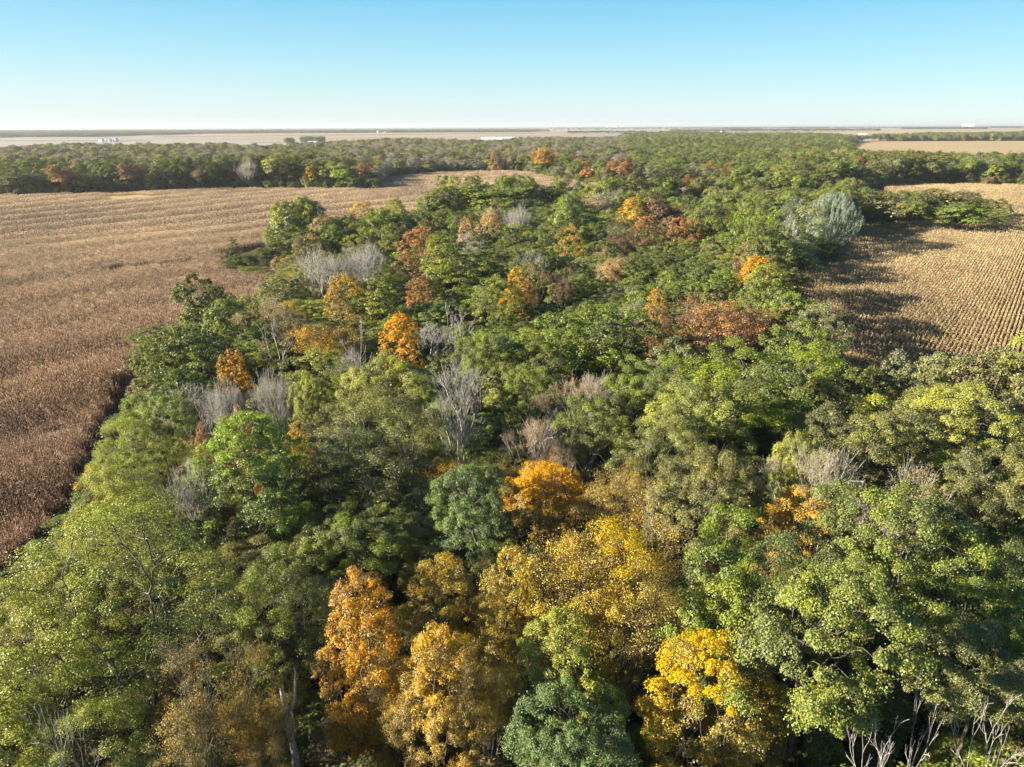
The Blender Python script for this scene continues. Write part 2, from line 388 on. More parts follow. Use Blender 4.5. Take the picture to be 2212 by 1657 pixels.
def lobe_attractors(rg, n_lobes, cz, ax, az, lr, per, top_bias=0.25, zmin=None):
    pts, ids, cs = [], [], []
    k = 0; tries = 0
    while k < n_lobes and tries < 3000:
        tries += 1
        v = rg.normal(0, 1, 3); v /= np.linalg.norm(v)
        if v[2] < -0.55 + top_bias * rg.random(): continue
        rad = rg.uniform(0.55, 1.08) if rg.random() < .85 else rg.uniform(0.1, .5)
        c = np.array([v[0] * ax * rad, v[1] * ax * rad, cz + v[2] * az * rad])
        r = lr * rg.uniform(0.6, 1.3)
        if any(np.linalg.norm((c - d[0]) / np.array([1, 1, .8])) < 0.62 * (r + d[1]) for d in cs) and tries < 2500: continue
        cs.append((c, r)); k += 1
        m_ = int(per * (r / lr) ** 2)
        q = rg.normal(0, 1, (m_, 3)); q /= np.linalg.norm(q, axis=1, keepdims=True); q *= rg.uniform(0.55, 1, (m_, 1)) ** 0.35
        q = q[q[:, 2] > -0.55]
        pts.append(c + q * np.array([r, r, r * .8])); ids += [k] * len(q)
    return np.concatenate(pts), np.array([c for c, _ in cs])
def env_attractors(rg, n, prof, H, lean=0.0, shell=0.5):
    out = []
    while len(out) < n:
        t = rg.random(); rr = prof(t)
        if rr <= 0 or rg.random() > rr / 6.0 + .15: continue
        a = rg.random() * 2 * np.pi; q = rr * rg.uniform(shell, 1) ** .5
        nz = 1 + .22 * math.sin(3 * a + 7 * t) + .15 * math.sin(5 * a - 11 * t)
        out.append((q * nz * math.cos(a) + lean * t * H, q * nz * math.sin(a), t * H))
    return np.array(out)
def trunk_pts(rg, z1, step=0.7, wob=0.07, fork=None):
    p = [np.zeros(3)]; d = np.array([0, 0, 1.]); n = max(2, int(z1 / step))
    for i in range(n):
        d = d + rg.normal(0, wob, 3) * [1, 1, 0]; d[2] = 1; dn = d / np.linalg.norm(d); p.append(p[-1] + dn * step)
    return p

SPECS = {}   # key -> dict of meshes per level of detail
H0 = 18.0
def sk_fan(th, H, spread, levels, forks=(2, 3), l0=2.6, fall=.80, upb=.16, wob=.07, shoots=.5, limbs=4):
    """a trunk that forks again and again into straight rising limbs"""
    def f(rg):
        nodes = trunk_pts(rg, th, .8, .05); par = [-1] + list(range(len(nodes) - 1)); stack = []
        def kids(i, d, n, lev, L, ang):
            a0 = rg.random() * 6.283; u = np.cross(d, [0.3, .2, 1.0] if abs(d[2]) < .9 else [1., 0, 0]); u /= np.linalg.norm(u); w = np.cross(d, u)
            for k in range(n):
                a = a0 + 6.283 * k / n + rg.normal(0, .35); t = math.radians(rg.normal(ang, 7))
                q = d * math.cos(t) + (u * math.cos(a) + w * math.sin(a)) * math.sin(t); q[2] += upb; q /= np.linalg.norm(q)
                stack.append((i, q, lev, L * rg.uniform(.75, 1.2)))
        kids(len(nodes) - 1, np.array([0, 0, 1.]), limbs, 1, l0, spread)
        if th > 4: kids(int(len(nodes) * .75), np.array([0, 0, 1.]), 2, 2, l0 * .8, spread * 1.35)
        while stack:
            i, d, lev, L = stack.pop(); m_ = max(2, int(round(L / .5))); j = i
            for k in range(m_):
                d = d + rg.normal(0, wob, 3); d[2] += upb * .12; d /= np.linalg.norm(d)
                nodes.append(nodes[j] + d * L / m_); par.append(j); j = len(nodes) - 1
                if lev >= 2 and lev < levels and k < m_ - 1 and rg.random() < shoots * .4: kids(j, d, 1, min(levels, lev + 2), L * .6, 42)
            if lev < levels: kids(j, d, rg.integers(forks[0], forks[1] + 1), lev + 1, L * fall, 25 if lev > 1 else 21)
        nd = np.array(nodes); nd[:, 2] *= H / nd[:, 2].max()
        # parents must come before children
        tips_ = nd[rg.integers(0, len(nd), 16)]
        return nd, np.array(par), tips_
    return f
def twig_out(rg, nodes, par, r, sub, tipr, k):
    NN = list(nodes); PP = list(par)
    for i in np.where((sub <= 3) & (par >= 0))[0]:
        for _ in range(k):
            d = nodes[i] - nodes[par[i]]; d = d / np.linalg.norm(d) + rg.normal(0, .42, 3); d[2] += .25; d /= np.linalg.norm(d)
            NN.append(nodes[i] + d * rg.uniform(.3, .9)); PP.append(i)
    NN = np.array(NN); PP = np.array(PP); rr = np.concatenate([r, np.full(len(NN) - len(nodes), tipr * .75)])
    sel = np.zeros(len(NN), bool); sel[len(nodes):] = True
    return NN, PP, rr, sel
def leafy(key, seed, skel, leafset, R0, outz, tipr=0.02, maxr=.34, lods=('near', 'mid', 'far'), density=1.0, lsz=1.0, up=0.75, tipsub=2, keep=1.0, droop=0.2, stretch=(1, 1, .75), drift=(0, 0, 0), sig=0.42, cut_low=0.0, twigs=0):
    rg = np.random.default_rng(seed)
    nodes, par, cent = skel(rg)
    r, sub, ch = radii(nodes, par, tipr, maxr=maxr)
    tips = np.where((sub <= tipsub) & (nodes[:, 2] > 2.0))[0]
    if cut_low: tips = tips[nodes[tips, 2] > cut_low]
    if keep < 1: 
        # leaves only on some limbs: drop whole neighbourhoods
        kc = nodes[tips]; seeds_ = kc[rg.integers(0, len(kc), 14)]
        s = np.min(np.linalg.norm(kc[:, None] - seeds_[None], axis=2), axis=1) - .22 * (H0 - kc[:, 2])
        tips = tips[np.argsort(s + rg.normal(0, 1.0, len(s)))[: int(keep * len(tips))]]
    T = nodes[tips]
    li = np.linalg.norm(T[:, None] - cent[None], axis=2).argmin(1); lt = rg.random(len(cent)); tuft = np.clip(lt[li] + rg.normal(0, .12, len(T)), 0, 1)
    outc = np.array([0, 0, outz]); out = {}
    nt = len(T)
    plan = {'near': (int(84000 * density), 0.125, sig), 'mid': (int(24000 * density), 0.235, sig), 'far': (int(9000 * density), 0.44, sig * 1.45)}
    for lod in lods:
        total, L, sg = plan[lod]; per = max(1, int(round(total / nt)))
        if per * nt > total * 1.3:
            ss = rg.permutation(nt)[: total // per]; TT, tt = T[ss], tuft[ss]
        else: TT, tt = T, tuft
        V, Q, A = VX, Q, A = leaves(rg, TT, per, sg, L * lsz, L * lsz * .72, up, outc, H0, tt, stretch, droop, drift, (.85, .4, .38) if lod == 'far' else (.35, .5, .62))
        minr = {'near': 0.0, 'mid': 0.035, 'far': 0.07}[lod]
        bv, bq = tubes(nodes, par, r, r >= minr, {'near': 5, 'mid': 4, 'far': 3}[lod])
        if twigs:
            NN, PP, RR, ts_ = twig_out(rg, nodes, par, r, sub, tipr, twigs)
            wv, wq = tubes(NN, PP, RR, ts_, 3); bq = np.concatenate([bq, wq + len(bv)]); bv = np.concatenate([bv, wv])
        d = {}
        d['crown'] = np_mesh(key + '_crown_' + lod, V, Q, mats=[LEAF], attrs=A)
        d['trunk'] = np_mesh(key + '_trunk_' + lod, bv, bq, mats=[BARK])
        z = lambda a, b: np.concatenate([a, b])
        n0 = len(bq)
        full = np_mesh(key + '_' + lod, z(V, bv), z(Q, bq + len(V)), mats=[LEAF, BARK], mat_idx=z(np.zeros(len(Q)), np.ones(n0)),
                       attrs={k: z(A[k], np.zeros(n0)) for k in A}) if lod != 'near' else None
        d['src'] = bpy.data.objects.new(key + '_source_' + lod, full) if full else None
        out[lod] = d
    out['R'] = float(np.percentile(np.hypot(VX[:, 0], VX[:, 1]), 97)); out['H'] = float(np.percentile(VX[:, 2], 99.7)); SPECS[key] = out
def bare(key, seed, skel, R0, tipr=0.016, maxr=.26, thr=.075, split=False):
    rg = np.random.default_rng(seed); nodes, par, cent = skel(rg); r, sub, ch = radii(nodes, par, tipr, 2.2, maxr)
    bv, bq = tubes(nodes, par, r, r >= thr, 5); tv, tq = tubes(nodes, par, r * 1.1, r < thr, 3)
    NN, PP, rr, sel = twig_out(rg, nodes, par, r, sub, tipr, 2)
    wv, wq = tubes(NN, PP, rr, sel, 3)
    tv2 = np.concatenate([tv, wv]); tq2 = np.concatenate([tq, wq + len(tv)])
    d = {'trunk': np_mesh(key + '_trunk', bv, bq, mats=[BARK]), 'crown': np_mesh(key + '_branches', tv2, tq2, mats=[BARK])}
    f = np_mesh(key, np.concatenate([bv, tv2]), np.concatenate([bq, tq2 + len(bv)]), mats=[BARK])
    d['src'] = bpy.data.objects.new(key + '_source', f)
    SPECS[key] = {'near': d, 'mid': d, 'far': d, 'R': float(np.percentile(np.hypot(NN[:, 0], NN[:, 1]), 98)), 'H': float(NN[:, 2].max()), 'bare': True}
    if split:      # every bough of an open dead crown is a piece of its own
        root = np.full(len(NN), -1)
        for i in range(len(NN)):
            p = PP[i]
            if p < 0 or rr[i] >= thr: continue
            root[i] = root[p] if root[p] >= 0 else i
        RR = np.minimum(rr * 1.1, 1.0); bs = []
        small = (rr >= thr)
        for k in np.unique(root[root >= 0]):
            sel = root == k
            if sel.sum() < 4: continue
            v, q = tubes(NN, PP, RR, sel, 4); bs.append(np_mesh(key + '_bough', v, q, mats=[BARK]))
        v, q = tubes(NN, PP, RR, small, 5); d['trunk'] = np_mesh(key + '_trunk', v, q, mats=[BARK]); d['boughs'] = bs

def sk_oak(nl, cz, ax, az, lr, per=46, tz=5.0, kill=.75):
    def f(rg):
        A, cs = lobe_attractors(rg, nl, cz, ax, az, lr, per)
        n, p = grow(rg, trunk_pts(rg, tz), A, step=.55, infl=7, kill=kill)
        return n, p, cs
    return f
def sk_env(n, prof, tz=3.5, lean=0.0, shell=.35, kill=.7, ncent=16, up=.08, noise=.16):
    def f(rg):
        A = env_attractors(rg, n, prof, H0, lean, shell)
        nn, pp = grow(rg, trunk_pts(rg, tz), A, step=.55, infl=6, kill=kill, up=up, noise=noise)
        return nn, pp, A[rg.integers(0, len(A), ncent)]
    return f
bell = lambda z0, zm, rm: (lambda t: 0 if t < z0 else (rm * math.sin(math.pi / 2 * min(1, (t - z0) / (zm - z0))) ** .7 if t < zm else rm * math.sqrt(max(0, 1 - ((t - zm) / (1 - zm)) ** 2))))
leafy('oak_a', 11, sk_oak(22, 11.6, 5.0, 5.4, 2.0), None, 6.3, 9)
leafy('oak_b', 12, sk_oak(26, 11.2, 5.3, 5.2, 1.8), None, 6.4, 9, lsz=.95)
leafy('oak_c', 13, sk_oak(18, 12.0, 4.8, 5.0, 2.3, per=52), None, 6.4, 9)
leafy('maple_a', 21, sk_env(1100, bell(.10, .36, 3.6), 2.6, kill=.6, shell=.45), None, 4.5, 8, droop=.6, sig=.36)
leafy('maple_b', 22, sk_env(1200, bell(.12, .48, 4.2), 2.8, kill=.6, shell=.45), None, 4.8, 8, droop=.6, sig=.38)
leafy('airy_a', 31, sk_env(620, bell(.2, .62, 5.6), 4.5, kill=.85), None, 5.8, 8, density=.85, up=.5, droop=.7, sig=.5, lsz=0.8)
leafy('airy_b', 32, sk_env(560, bell(.25, .7, 5.2), 5.5, kill=.9), None, 5.4, 8, density=.8, up=.5, droop=.7, sig=.5, lsz=0.8)
leafy('sparse_a', 41, sk_fan(5.0, 18, 30, 6), None, 5.2, 8, density=.36, keep=.75, sig=.42, tipr=.014, twigs=2, lsz=0.8)
leafy('sparse_b', 42, sk_fan(4.0, 18, 32, 6, limbs=5, l0=3.2), None, 4.8, 8, density=.8, keep=.88, sig=.45, tipr=.014, twigs=1, lsz=0.8)
leafy('poplar_a', 51, sk_env(900, bell(.04, .45, 4.2), 2.0, lean=.07, kill=.62, up=.55, noise=.1), None, 4.6, 3, density=.9, up=-.1, stretch=(.42, .42, 2.0), drift=(.45, 0, .7), droop=-2.2, sig=.42, lods=('mid', 'far'))
leafy('poplar_b', 52, sk_env(2600, bell(.02, .5, 9.0), 1.5, lean=.06, kill=.75, up=.6, noise=.1, shell=.5), None, 9.6, 3, density=3.6, up=-.1, stretch=(.42, .42, 2.2), drift=(.5, 0, .8), droop=-2.2, sig=.42, lods=('mid',))
leafy('cedar_a', 61, sk_env(520, lambda t: 0 if t < .04 else 4.6 * (1 - t) ** .75 + .35, 9.0, kill=.8, up=-.1), None, 4.8, 6, density=.8, lsz=.85, up=.4, sig=.4, lods=('mid', 'far'))
leafy('shrub_a', 71, sk_oak(14, 8.6, 5.0, 7.2, 2.6, per=40, tz=1.2, kill=.95), None, 6.5, 4, lods=('mid', 'far'), density=.8, lsz=1.25, sig=.7)
leafy('shrub_b', 72, sk_env(420, bell(.02, .45, 5.6), 1.2, kill=1.0), None, 5.8, 4, lods=('mid', 'far'), density=.6, lsz=1.2, sig=.75)
bare('bare_a', 81, sk_fan(5.5, 18, 28, 6, l0=2.7, shoots=.5), 5.0, tipr=.0145)
bare('bare_b', 82, sk_fan(3.2, 18, 38, 6, l0=3.0, limbs=5, upb=.12, shoots=.5), 6.0, tipr=.0145)
bare('bare_c', 83, sk_fan(6.0, 18, 36, 4, forks=(2, 2), l0=3.2, upb=.10, wob=.14, shoots=.3, limbs=3), 4.6, tipr=.017, maxr=.2, thr=.05, split=True)
bare('bare_d', 84, sk_fan(7.5, 18, 14, 4, forks=(1, 2), l0=3.2, upb=.22, wob=.1, shoots=.25, limbs=2), 2.6, tipr=.02, maxr=.2, thr=.05, split=True)

# ------------------------------------------------------------------ leaf colours (base, colour towards the top, word)
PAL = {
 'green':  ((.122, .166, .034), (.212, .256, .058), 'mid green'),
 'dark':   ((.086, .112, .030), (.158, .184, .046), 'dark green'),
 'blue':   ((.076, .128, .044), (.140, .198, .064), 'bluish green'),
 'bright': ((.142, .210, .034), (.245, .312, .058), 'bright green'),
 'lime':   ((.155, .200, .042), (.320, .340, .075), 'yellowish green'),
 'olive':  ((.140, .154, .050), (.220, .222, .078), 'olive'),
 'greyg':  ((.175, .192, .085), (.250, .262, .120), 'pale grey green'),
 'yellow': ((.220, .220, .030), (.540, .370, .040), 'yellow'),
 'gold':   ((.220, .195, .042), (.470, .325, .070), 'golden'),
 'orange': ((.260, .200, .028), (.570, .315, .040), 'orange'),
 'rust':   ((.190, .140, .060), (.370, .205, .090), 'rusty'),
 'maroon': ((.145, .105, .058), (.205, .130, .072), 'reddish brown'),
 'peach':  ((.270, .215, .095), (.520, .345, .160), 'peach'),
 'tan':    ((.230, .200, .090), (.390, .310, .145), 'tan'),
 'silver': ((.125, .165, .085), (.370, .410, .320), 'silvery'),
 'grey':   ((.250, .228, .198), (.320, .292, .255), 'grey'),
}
BARKC = {'d': (.085, .068, .052), 'g': (.36, .33, .29), 'm': (.13, .108, .08), 'w': (.46, .42, .38)}

# landmark trees: x, y of the crown top in the picture, crown width, height, form, colour, bark, name, short name, label
LM = [
 (235,1105,500,18.5,'airy_a','lime','m','walnut_tree','big yellow green tree at the left','broad yellowish green tree with forked dark trunk, lower left by the corn'),
 (20,1300,260,15,'airy_b','lime','m','walnut_tree','left edge tree','yellow flecked green tree cut by the left edge of the photo'),
 (180,1520,300,11,'airy_a','lime','m','walnut_tree','bottom left corner tree','low yellowish green tree in the bottom left corner'),
 (95,1470,170,14.5,'bare_c','grey','g','bare_tree','thin bare corner tree','thin bare grey tree over yellow leaves in the bottom left corner'),
 (410,1385,280,15,'sparse_a','gold','m','thinning_tree','half bare golden tree','half bare dull golden tree with twigs showing, bottom left'),
 (545,1470,190,12,'sparse_b','gold','d','thinning_tree','dull golden tree by the snag','dull golden thin tree just left of the broken trunk'),
 (590,1165,250,17,'airy_b','green','d','drooping_tree','drooping green tree','drooping mid green tree with light leaf tips above a black gap'),
 (775,1240,215,17,'maple_a','orange','m','maple_tree','lone orange maple','narrow bright orange maple above a dark gap in the lower middle'),
 (865,1400,170,12.5,'sparse_b','gold','m','thinning_tree','thin tree under the orange maple','dull golden thin tree between two orange maples at the bottom'),
 (945,1378,200,14.5,'maple_b','gold','m','maple_tree','golden bottom maple','golden maple with orange clumps at bottom centre'),
 (1050,1400,150,13.5,'sparse_b','gold','m','thinning_tree','thin golden bottom tree','thin golden tree with grey twig tips at bottom centre'),
 (1015,995,210,16,'oak_c','blue','d','oak_tree','bluish oak in the gap','bluish green oak with bright tufts standing in the central dark gap'),
 (955,1215,230,12.5,'maple_b','gold','d','maple_tree','shaded golden maple','shaded golden brown maple in the dark gap below the bluish oak'),
 (1335,1110,360,19,'sparse_b','gold','m','hickory_tree','large golden tree','large golden tan tree with dark forked trunk, centre of the foreground'),
 (1320,1150,360,18,'airy_a','yellow','d','hickory_tree','yellow understory of the golden tree','full yellow crown just behind the large golden tan tree'),
 (1105,1200,190,16.5,'maple_a','yellow','m','maple_tree','yellow maple left of the golden tree','yellow maple with orange tip left of the large golden tree'),
 (1215,1340,260,14,'maple_b','lime','d','maple_tree','yellow green maple','yellow green maple under the yellow maple'),
 (1240,1480,290,13.5,'oak_b','blue','d','oak_tree','bottom green oak','glossy bluish green oak at the bottom edge between golden trees'),
 (1530,1365,290,15,'maple_b','yellow','m','maple_tree','bright bottom maple','bright yellow maple at the bottom right of centre'),
 (1640,1450,220,11,'maple_a','yellow','d','maple_tree','shaded yellow maple','yellow maple in shade below the giant oak'),
 (1600,1135,340,19,'oak_a','green','d','oak_tree','left half oak','mid green oak behind the giant right hand oak'),
 (1770,1215,430,19.5,'oak_b','green','d','oak_tree','giant green oak','giant mid green oak filling the lower right'),
 (1935,1070,380,19,'oak_c','green','d','oak_tree','right rear oak','broad green oak beneath the twiggy tan crown, far right'),
 (2110,1190,300,17,'oak_a','green','d','oak_tree','right edge oak','green oak with bare side boughs at the right edge'),
 (2130,1345,300,15,'oak_b','olive','d','oak_tree','orange flecked oak','olive oak with orange flecks at the lower right edge'),
 (2015,1480,95,14.5,'bare_d','grey','w','dead_tree','two pronged dead tree','pale dead tree with two upright prongs at the bottom right'),
 (1915,1560,170,12.5,'bare_c','grey','w','dead_tree','low dead branches','pale dead tree with spreading boughs at the bottom right'),
 (2165,1520,150,13.5,'bare_c','grey','w','dead_tree','corner dead tree','pale dead tree in the bottom right corner'),
 (1800,955,270,18.5,'sparse_a','tan','g','thinning_tree','twiggy tan tree','pale twiggy tan tree amid green oaks on the right'),
 (1985,1005,190,17,'sparse_b','tan','g','thinning_tree','second twiggy tan tree','small twiggy tan tree right of the larger twiggy one'),
 (1745,1040,240,15,'maple_b','gold','d','maple_tree','golden skirt','golden leaved tree under the twiggy tan tree'),
 (1735,925,140,17,'oak_c','lime','d','oak_tree','small round oak','small round yellowish green oak behind the twiggy tan tree'),
 (1890,855,280,18,'oak_a','olive','d','oak_tree','olive oak right','broad olive oak right of the dark gap'),
 (2040,815,300,18.5,'oak_b','lime','d','oak_tree','sunlit oak far right','sunlit yellowish green oak at the far right'),
 (2165,760,240,18.5,'oak_c','olive','d','oak_tree','olive oak at the right edge','olive oak against the corn at the right edge'),
 (2000,733,160,18,'oak_a','greyg','d','oak_tree','pale oak against the corn','pale green oak rising against the shaded corn'),
 (2160,960,240,17.5,'oak_a','olive','d','oak_tree','right edge olive oak','olive oak halfway up the right edge'),
 (1850,780,170,15,'oak_b','dark','d','oak_tree','dark oak in the notch','dark green oak in the shaded notch below the corn'),
 (1625,745,380,19,'oak_a','bright','d','oak_tree','great bright oak','great bright green oak right of centre'),
 (1520,830,260,17.5,'oak_c','lime','d','oak_tree','light oak','yellowish green oak left of the great bright oak'),
 (1440,890,220,17,'airy_a','olive','d','oak_tree','tall olive tree','tall olive tree with golden flecks right of centre'),
 (1520,985,240,17,'oak_b','olive','d','oak_tree','olive oak under','olive oak below the great bright oak'),
 (1275,795,220,16.5,'sparse_a','peach','g','thinning_tree','peach twiggy tree','half bare peach tree in the very middle'),
 (1165,890,170,15.5,'sparse_a','peach','g','thinning_tree','low peach tree','twiggy peach tree left of the green oak in the middle'),
 (1285,850,210,16,'oak_c','green','d','oak_tree','oak amid peach trees','mid green oak between the twiggy peach trees'),
 (1180,1000,240,13,'maple_b','orange','d','maple_tree','shaded orange maple','dull orange maple beside the black gap in the middle'),
 (1330,1010,200,14,'sparse_b','gold','d','thinning_tree','golden brown tree','golden brown thin tree above the large golden tree'),
 (1000,775,180,19,'bare_a','grey','g','bare_tree','tall bare tree','tall bare grey tree standing in the middle of the wood'),
 (840,768,210,18,'oak_c','lime','d','oak_tree','lime crowned oak','vivid yellow green oak left of the tall bare tree'),
 (800,845,340,18,'airy_a','olive','m','oak_tree','big olive oak','big loose olive oak below the vivid yellow green oak'),
 (525,890,280,18.5,'maple_b','bright','m','maple_tree','bright green maple','bright green maple with forked trunk on the left'),
 (515,862,110,17.5,'maple_a','rust','m','maple_tree','small red tree','small red leaved tree behind the bright green maple'),
 (428,895,60,16.5,'maple_a','rust','m','maple_tree','little red crown','little red crown left of the bright green maple'),
 (640,900,90,14,'maple_a','yellow','m','maple_tree','amber maple','amber yellow maple between bright green maple and olive oak'),
 (265,905,190,15.5,'airy_a','lime','d','walnut_tree','edge tree','yellowish tree at the corn edge right of the track'),
 (330,850,170,15.5,'oak_b','green','d','oak_tree','green edge tree','mid green tree at the corn edge above the yellowish one'),
 (240,985,220,16,'airy_b','lime','d','walnut_tree','lower edge tree','pale yellow green tree overhanging the corn at the left'),
 (385,965,150,16,'bare_a','grey','g','bare_tree','grey tree by the maple','bare grey tree left of the bright green maple'),
 (480,645,100,16,'oak_c','green','d','oak_tree','tall edge oak','tallest dark crown at the corn edge, upper left'),
 (415,700,170,15,'oak_b','dark','d','oak_tree','dark edge oak','dark glossy oak at the corn edge'),
 (340,735,120,13,'oak_a','dark','d','oak_tree','outer edge oak','dark tree leaning over the corn on the left'),
 (365,785,150,13,'oak_c','green','d','oak_tree','lower dark edge oak','green tree below the dark glossy edge oak'),
 (497,740,90,14,'maple_a','orange','m','maple_tree','small orange edge maple','small orange maple beside the dark edge oaks'),
 (575,790,130,15,'bare_b','grey','g','bare_tree','bare tree left','bare grey spreading tree left of the vivid yellow green oak'),
 (475,805,110,14.5,'bare_b','grey','g','bare_tree','bare tree by the edge','bare grey tree just above the small red tree'),
 (585,640,150,17,'sparse_a','gold','g','thinning_tree','thin grey gold tree','tall thin grey tree with scattered golden leaves, left'),
 (705,655,170,16,'sparse_b','gold','m','thinning_tree','loose golden tree','loose golden tree with dark stems, left of centre'),
 (680,750,160,14,'airy_b','lime','d','small_tree','low lime tree','low yellowish green tree under the loose golden tree'),
 (665,810,110,15,'oak_c','lime','d','oak_tree','small lime oak','small yellowish oak between bare trees and lime oak'),
 (690,528,190,17,'bare_b','grey','g','bare_tree','big bare pair, left','big bare silver grey tree beside the left corn field'),
 (790,517,150,17,'bare_b','grey','g','bare_tree','big bare pair, right','bare silver grey tree, right hand one beside the corn'),
 (745,592,120,15.5,'maple_b','gold','m','maple_tree','amber maple by bare trees','amber orange maple below the bare silver trees'),
 (812,600,110,15,'maple_a','lime','m','maple_tree','yellow green maple by amber','yellow green maple right of the amber maple'),
 (910,487,120,18,'maple_b','rust','m','maple_tree','burnt orange maple','burnt orange maple high on the left of the wood'),
 (905,590,80,13,'maple_a','rust','m','maple_tree','low rusty maple','rusty shaded maple below the burnt orange maple'),
 (863,678,115,15,'maple_b','orange','d','maple_tree','round orange maple','small round orange maple left of the dead branching tree'),
 (982,655,130,16,'bare_c','grey','w','dead_tree','dead tree in the oaks','pale dead branching tree among dark oaks, left of centre'),
 (772,690,100,15,'bare_d','grey','w','dead_tree','upright dead tree','upright pale dead tree left of the round orange maple'),
 (752,745,100,12,'bare_b','grey','g','bare_tree','bare bush tree','low bare grey tree at the foot of the upright dead tree'),
 (1117,568,90,17,'maple_a','orange','m','maple_tree','vivid orange maple','vivid narrow orange maple near the middle of the wood'),
 (1066,585,120,16.5,'airy_b','lime','d','walnut_tree','pale tree by vivid maple','pale yellow green tree left of the vivid orange maple'),
 (1150,560,80,16,'sparse_a','peach','m','thinning_tree','peach tree by vivid maple','small twiggy peach tree right of the vivid orange maple'),
 (985,505,200,18,'oak_a','green','d','oak_tree','oak by burnt orange maple','broad green oak right of the burnt orange maple'),
 (1050,392,150,18,'oak_a','green','d','oak_tree','top ridge oak left','green oak topping the wood before the far corn strip'),
 (1140,388,120,18,'oak_c','green','d','oak_tree','top ridge oak right','rounded green oak topping the wood below the strip'),
 (955,402,90,17,'oak_b','dark','d','oak_tree','dark corner oak','dark oak at the far left corner of the wood'),
 (930,450,90,16,'oak_a','dark','d','oak_tree','dark oak by the field','dark oak beside the left field, below the corner oak'),
 (1003,395,55,17.5,'maple_a','tan','m','maple_tree','brownish top','brownish crown between two oaks at the wood top'),
 (970,412,80,15,'sparse_a','tan','g','thinning_tree','pale thin tree','pale thin tan tree beside the dark corner oak'),
 (925,466,40,14,'maple_a','orange','m','maple_tree','little orange tree','little orange tree at the field edge, upper left'),
 (1058,458,70,15.5,'maple_b','peach','m','maple_tree','peach maple','peach orange maple in the upper part of the wood'),
 (1005,466,50,15.5,'maple_a','peach','m','maple_tree','pale peach maple','small pale peach tree left of the peach maple'),
 (1012,492,100,15.5,'bare_b','grey','g','bare_tree','bare tree by the peach maple','bare grey tree below the pale peach tree'),
 (1120,435,90,16,'bare_b','grey','g','bare_tree','upper bare tree','bare greyish tree among oaks, upper middle'),
 (1070,432,60,16,'sparse_b','tan','g','thinning_tree','tan tree on top','small tan thin tree above the peach maple'),
 (1230,480,70,16.5,'airy_b','gold','m','maple_tree','mustard tree','mustard coloured tree in the upper middle of the wood'),
 (1370,424,75,17.5,'maple_b','gold','m','maple_tree','upper orange maple','dull golden orange maple in the upper right of the wood'),
 (1425,422,90,17.5,'oak_b','maroon','d','oak_tree','dark red oak','dark reddish brown oak right of the dull orange maple'),
 (1490,384,60,17,'maple_b','rust','m','maple_tree','rusty top tree','rusty orange tree at the upper right skyline of the wood'),
 (1395,462,85,16,'maple_b','rust','m','maple_tree','rust maple','rust coloured maple below the dark red oak'),
 (1340,475,70,15.5,'sparse_b','maroon','m','thinning_tree','pinkish brown tree','pinkish brown thin tree left of the rust maple'),
 (1480,462,110,16,'oak_a','rust','d','oak_tree','rust streaked oak','rust streaked oak right of the rust maple'),
 (1310,405,140,16,'sparse_a','tan','g','thinning_tree','pale bare tree top','pale sparsely leaved tree near the far corn strip'),
 (1322,528,80,16,'sparse_b','peach','m','thinning_tree','dusty peach tree','dusty peach tree in the middle of the olive oaks'),
 (1215,565,70,15.5,'sparse_b','maroon','m','thinning_tree','brown thin tree','brown thin tree right of the vivid orange maple'),
 (1570,625,240,17,'sparse_b','rust','m','thinning_tree','broad rust tree','broad dusty rust tree near the right corn field'),
 (1560,640,230,16.5,'airy_a','rust','m','maple_tree','rust tree behind','full rust crown behind the broad dusty rust tree'),
 (1420,615,70,16.5,'maple_a','orange','m','maple_tree','orange tree by rust','small orange maple left of the broad rust tree'),
 (1420,655,90,15.5,'airy_b','maroon','m','maple_tree','rust tree left','brownish rust tree below the small orange maple'),
 (1365,650,90,15,'sparse_a','maroon','g','thinning_tree','faded brown tree','faded brown twiggy tree left of the brownish rust tree'),
 (1712,620,120,16.5,'oak_c','bright','d','oak_tree','bright oak by corn','bright green oak next to the shaded right corn'),
 (1715,680,140,14,'oak_b','dark','d','oak_tree','dark oak by corn','dark olive oak below the bright oak at the corn'),
 (1640,552,120,16,'maple_b','orange','m','maple_tree','rusty orange edge maple','rusty orange maple beside the silver poplars'),
 (1622,520,80,16,'maple_b','rust','m','maple_tree','small rust top','small rust topped tree above the rusty orange edge maple'),
 (1555,568,130,16,'oak_a','green','d','oak_tree','green oak by rusty','round green oak left of the rusty orange edge maple'),
 (1800,413,125,21,'poplar_b','silver','w','poplar_tree','great silver poplar','tall silver white poplar at the right corn field'),
 (1700,465,70,17,'poplar_a','silver','w','poplar_tree','middle silver poplar','smaller silver poplar left of the tall one'),
 (1645,478,75,16,'poplar_a','silver','w','poplar_tree','left silver poplar','low silver poplar, leftmost by the right field'),
 (1712,418,80,18,'poplar_a','silver','w','poplar_tree','rear silver poplar','silver tipped poplar behind, up and left of the tall one'),
 (1720,520,130,10,'shrub_b','blue','d','willow_bush','willow','dark blue green willow bush spilling onto the corn'),
 (1780,505,110,9,'shrub_a','blue','d','willow_bush','willow right','dark willow bush at the foot of the tall silver poplar'),
 (1860,396,115,17.5,'oak_a','green','d','oak_tree','oak right of poplar','green oak just right of the silver poplar'),
 (1920,410,120,16,'oak_b','olive','d','oak_tree','olive oak by field','olive green oak in the row between two corn fields'),
 (1985,422,100,14.5,'oak_c','dark','d','oak_tree','dark row oak','dark oak in the middle of the row between corn fields'),
 (2055,406,125,15.5,'oak_a','olive','d','oak_tree','big row oak','large olive oak at the end of the row between corn fields'),
 (2085,436,115,12.5,'oak_c','bright','d','oak_tree','bright row tree','bright green low tree before the large olive row oak'),
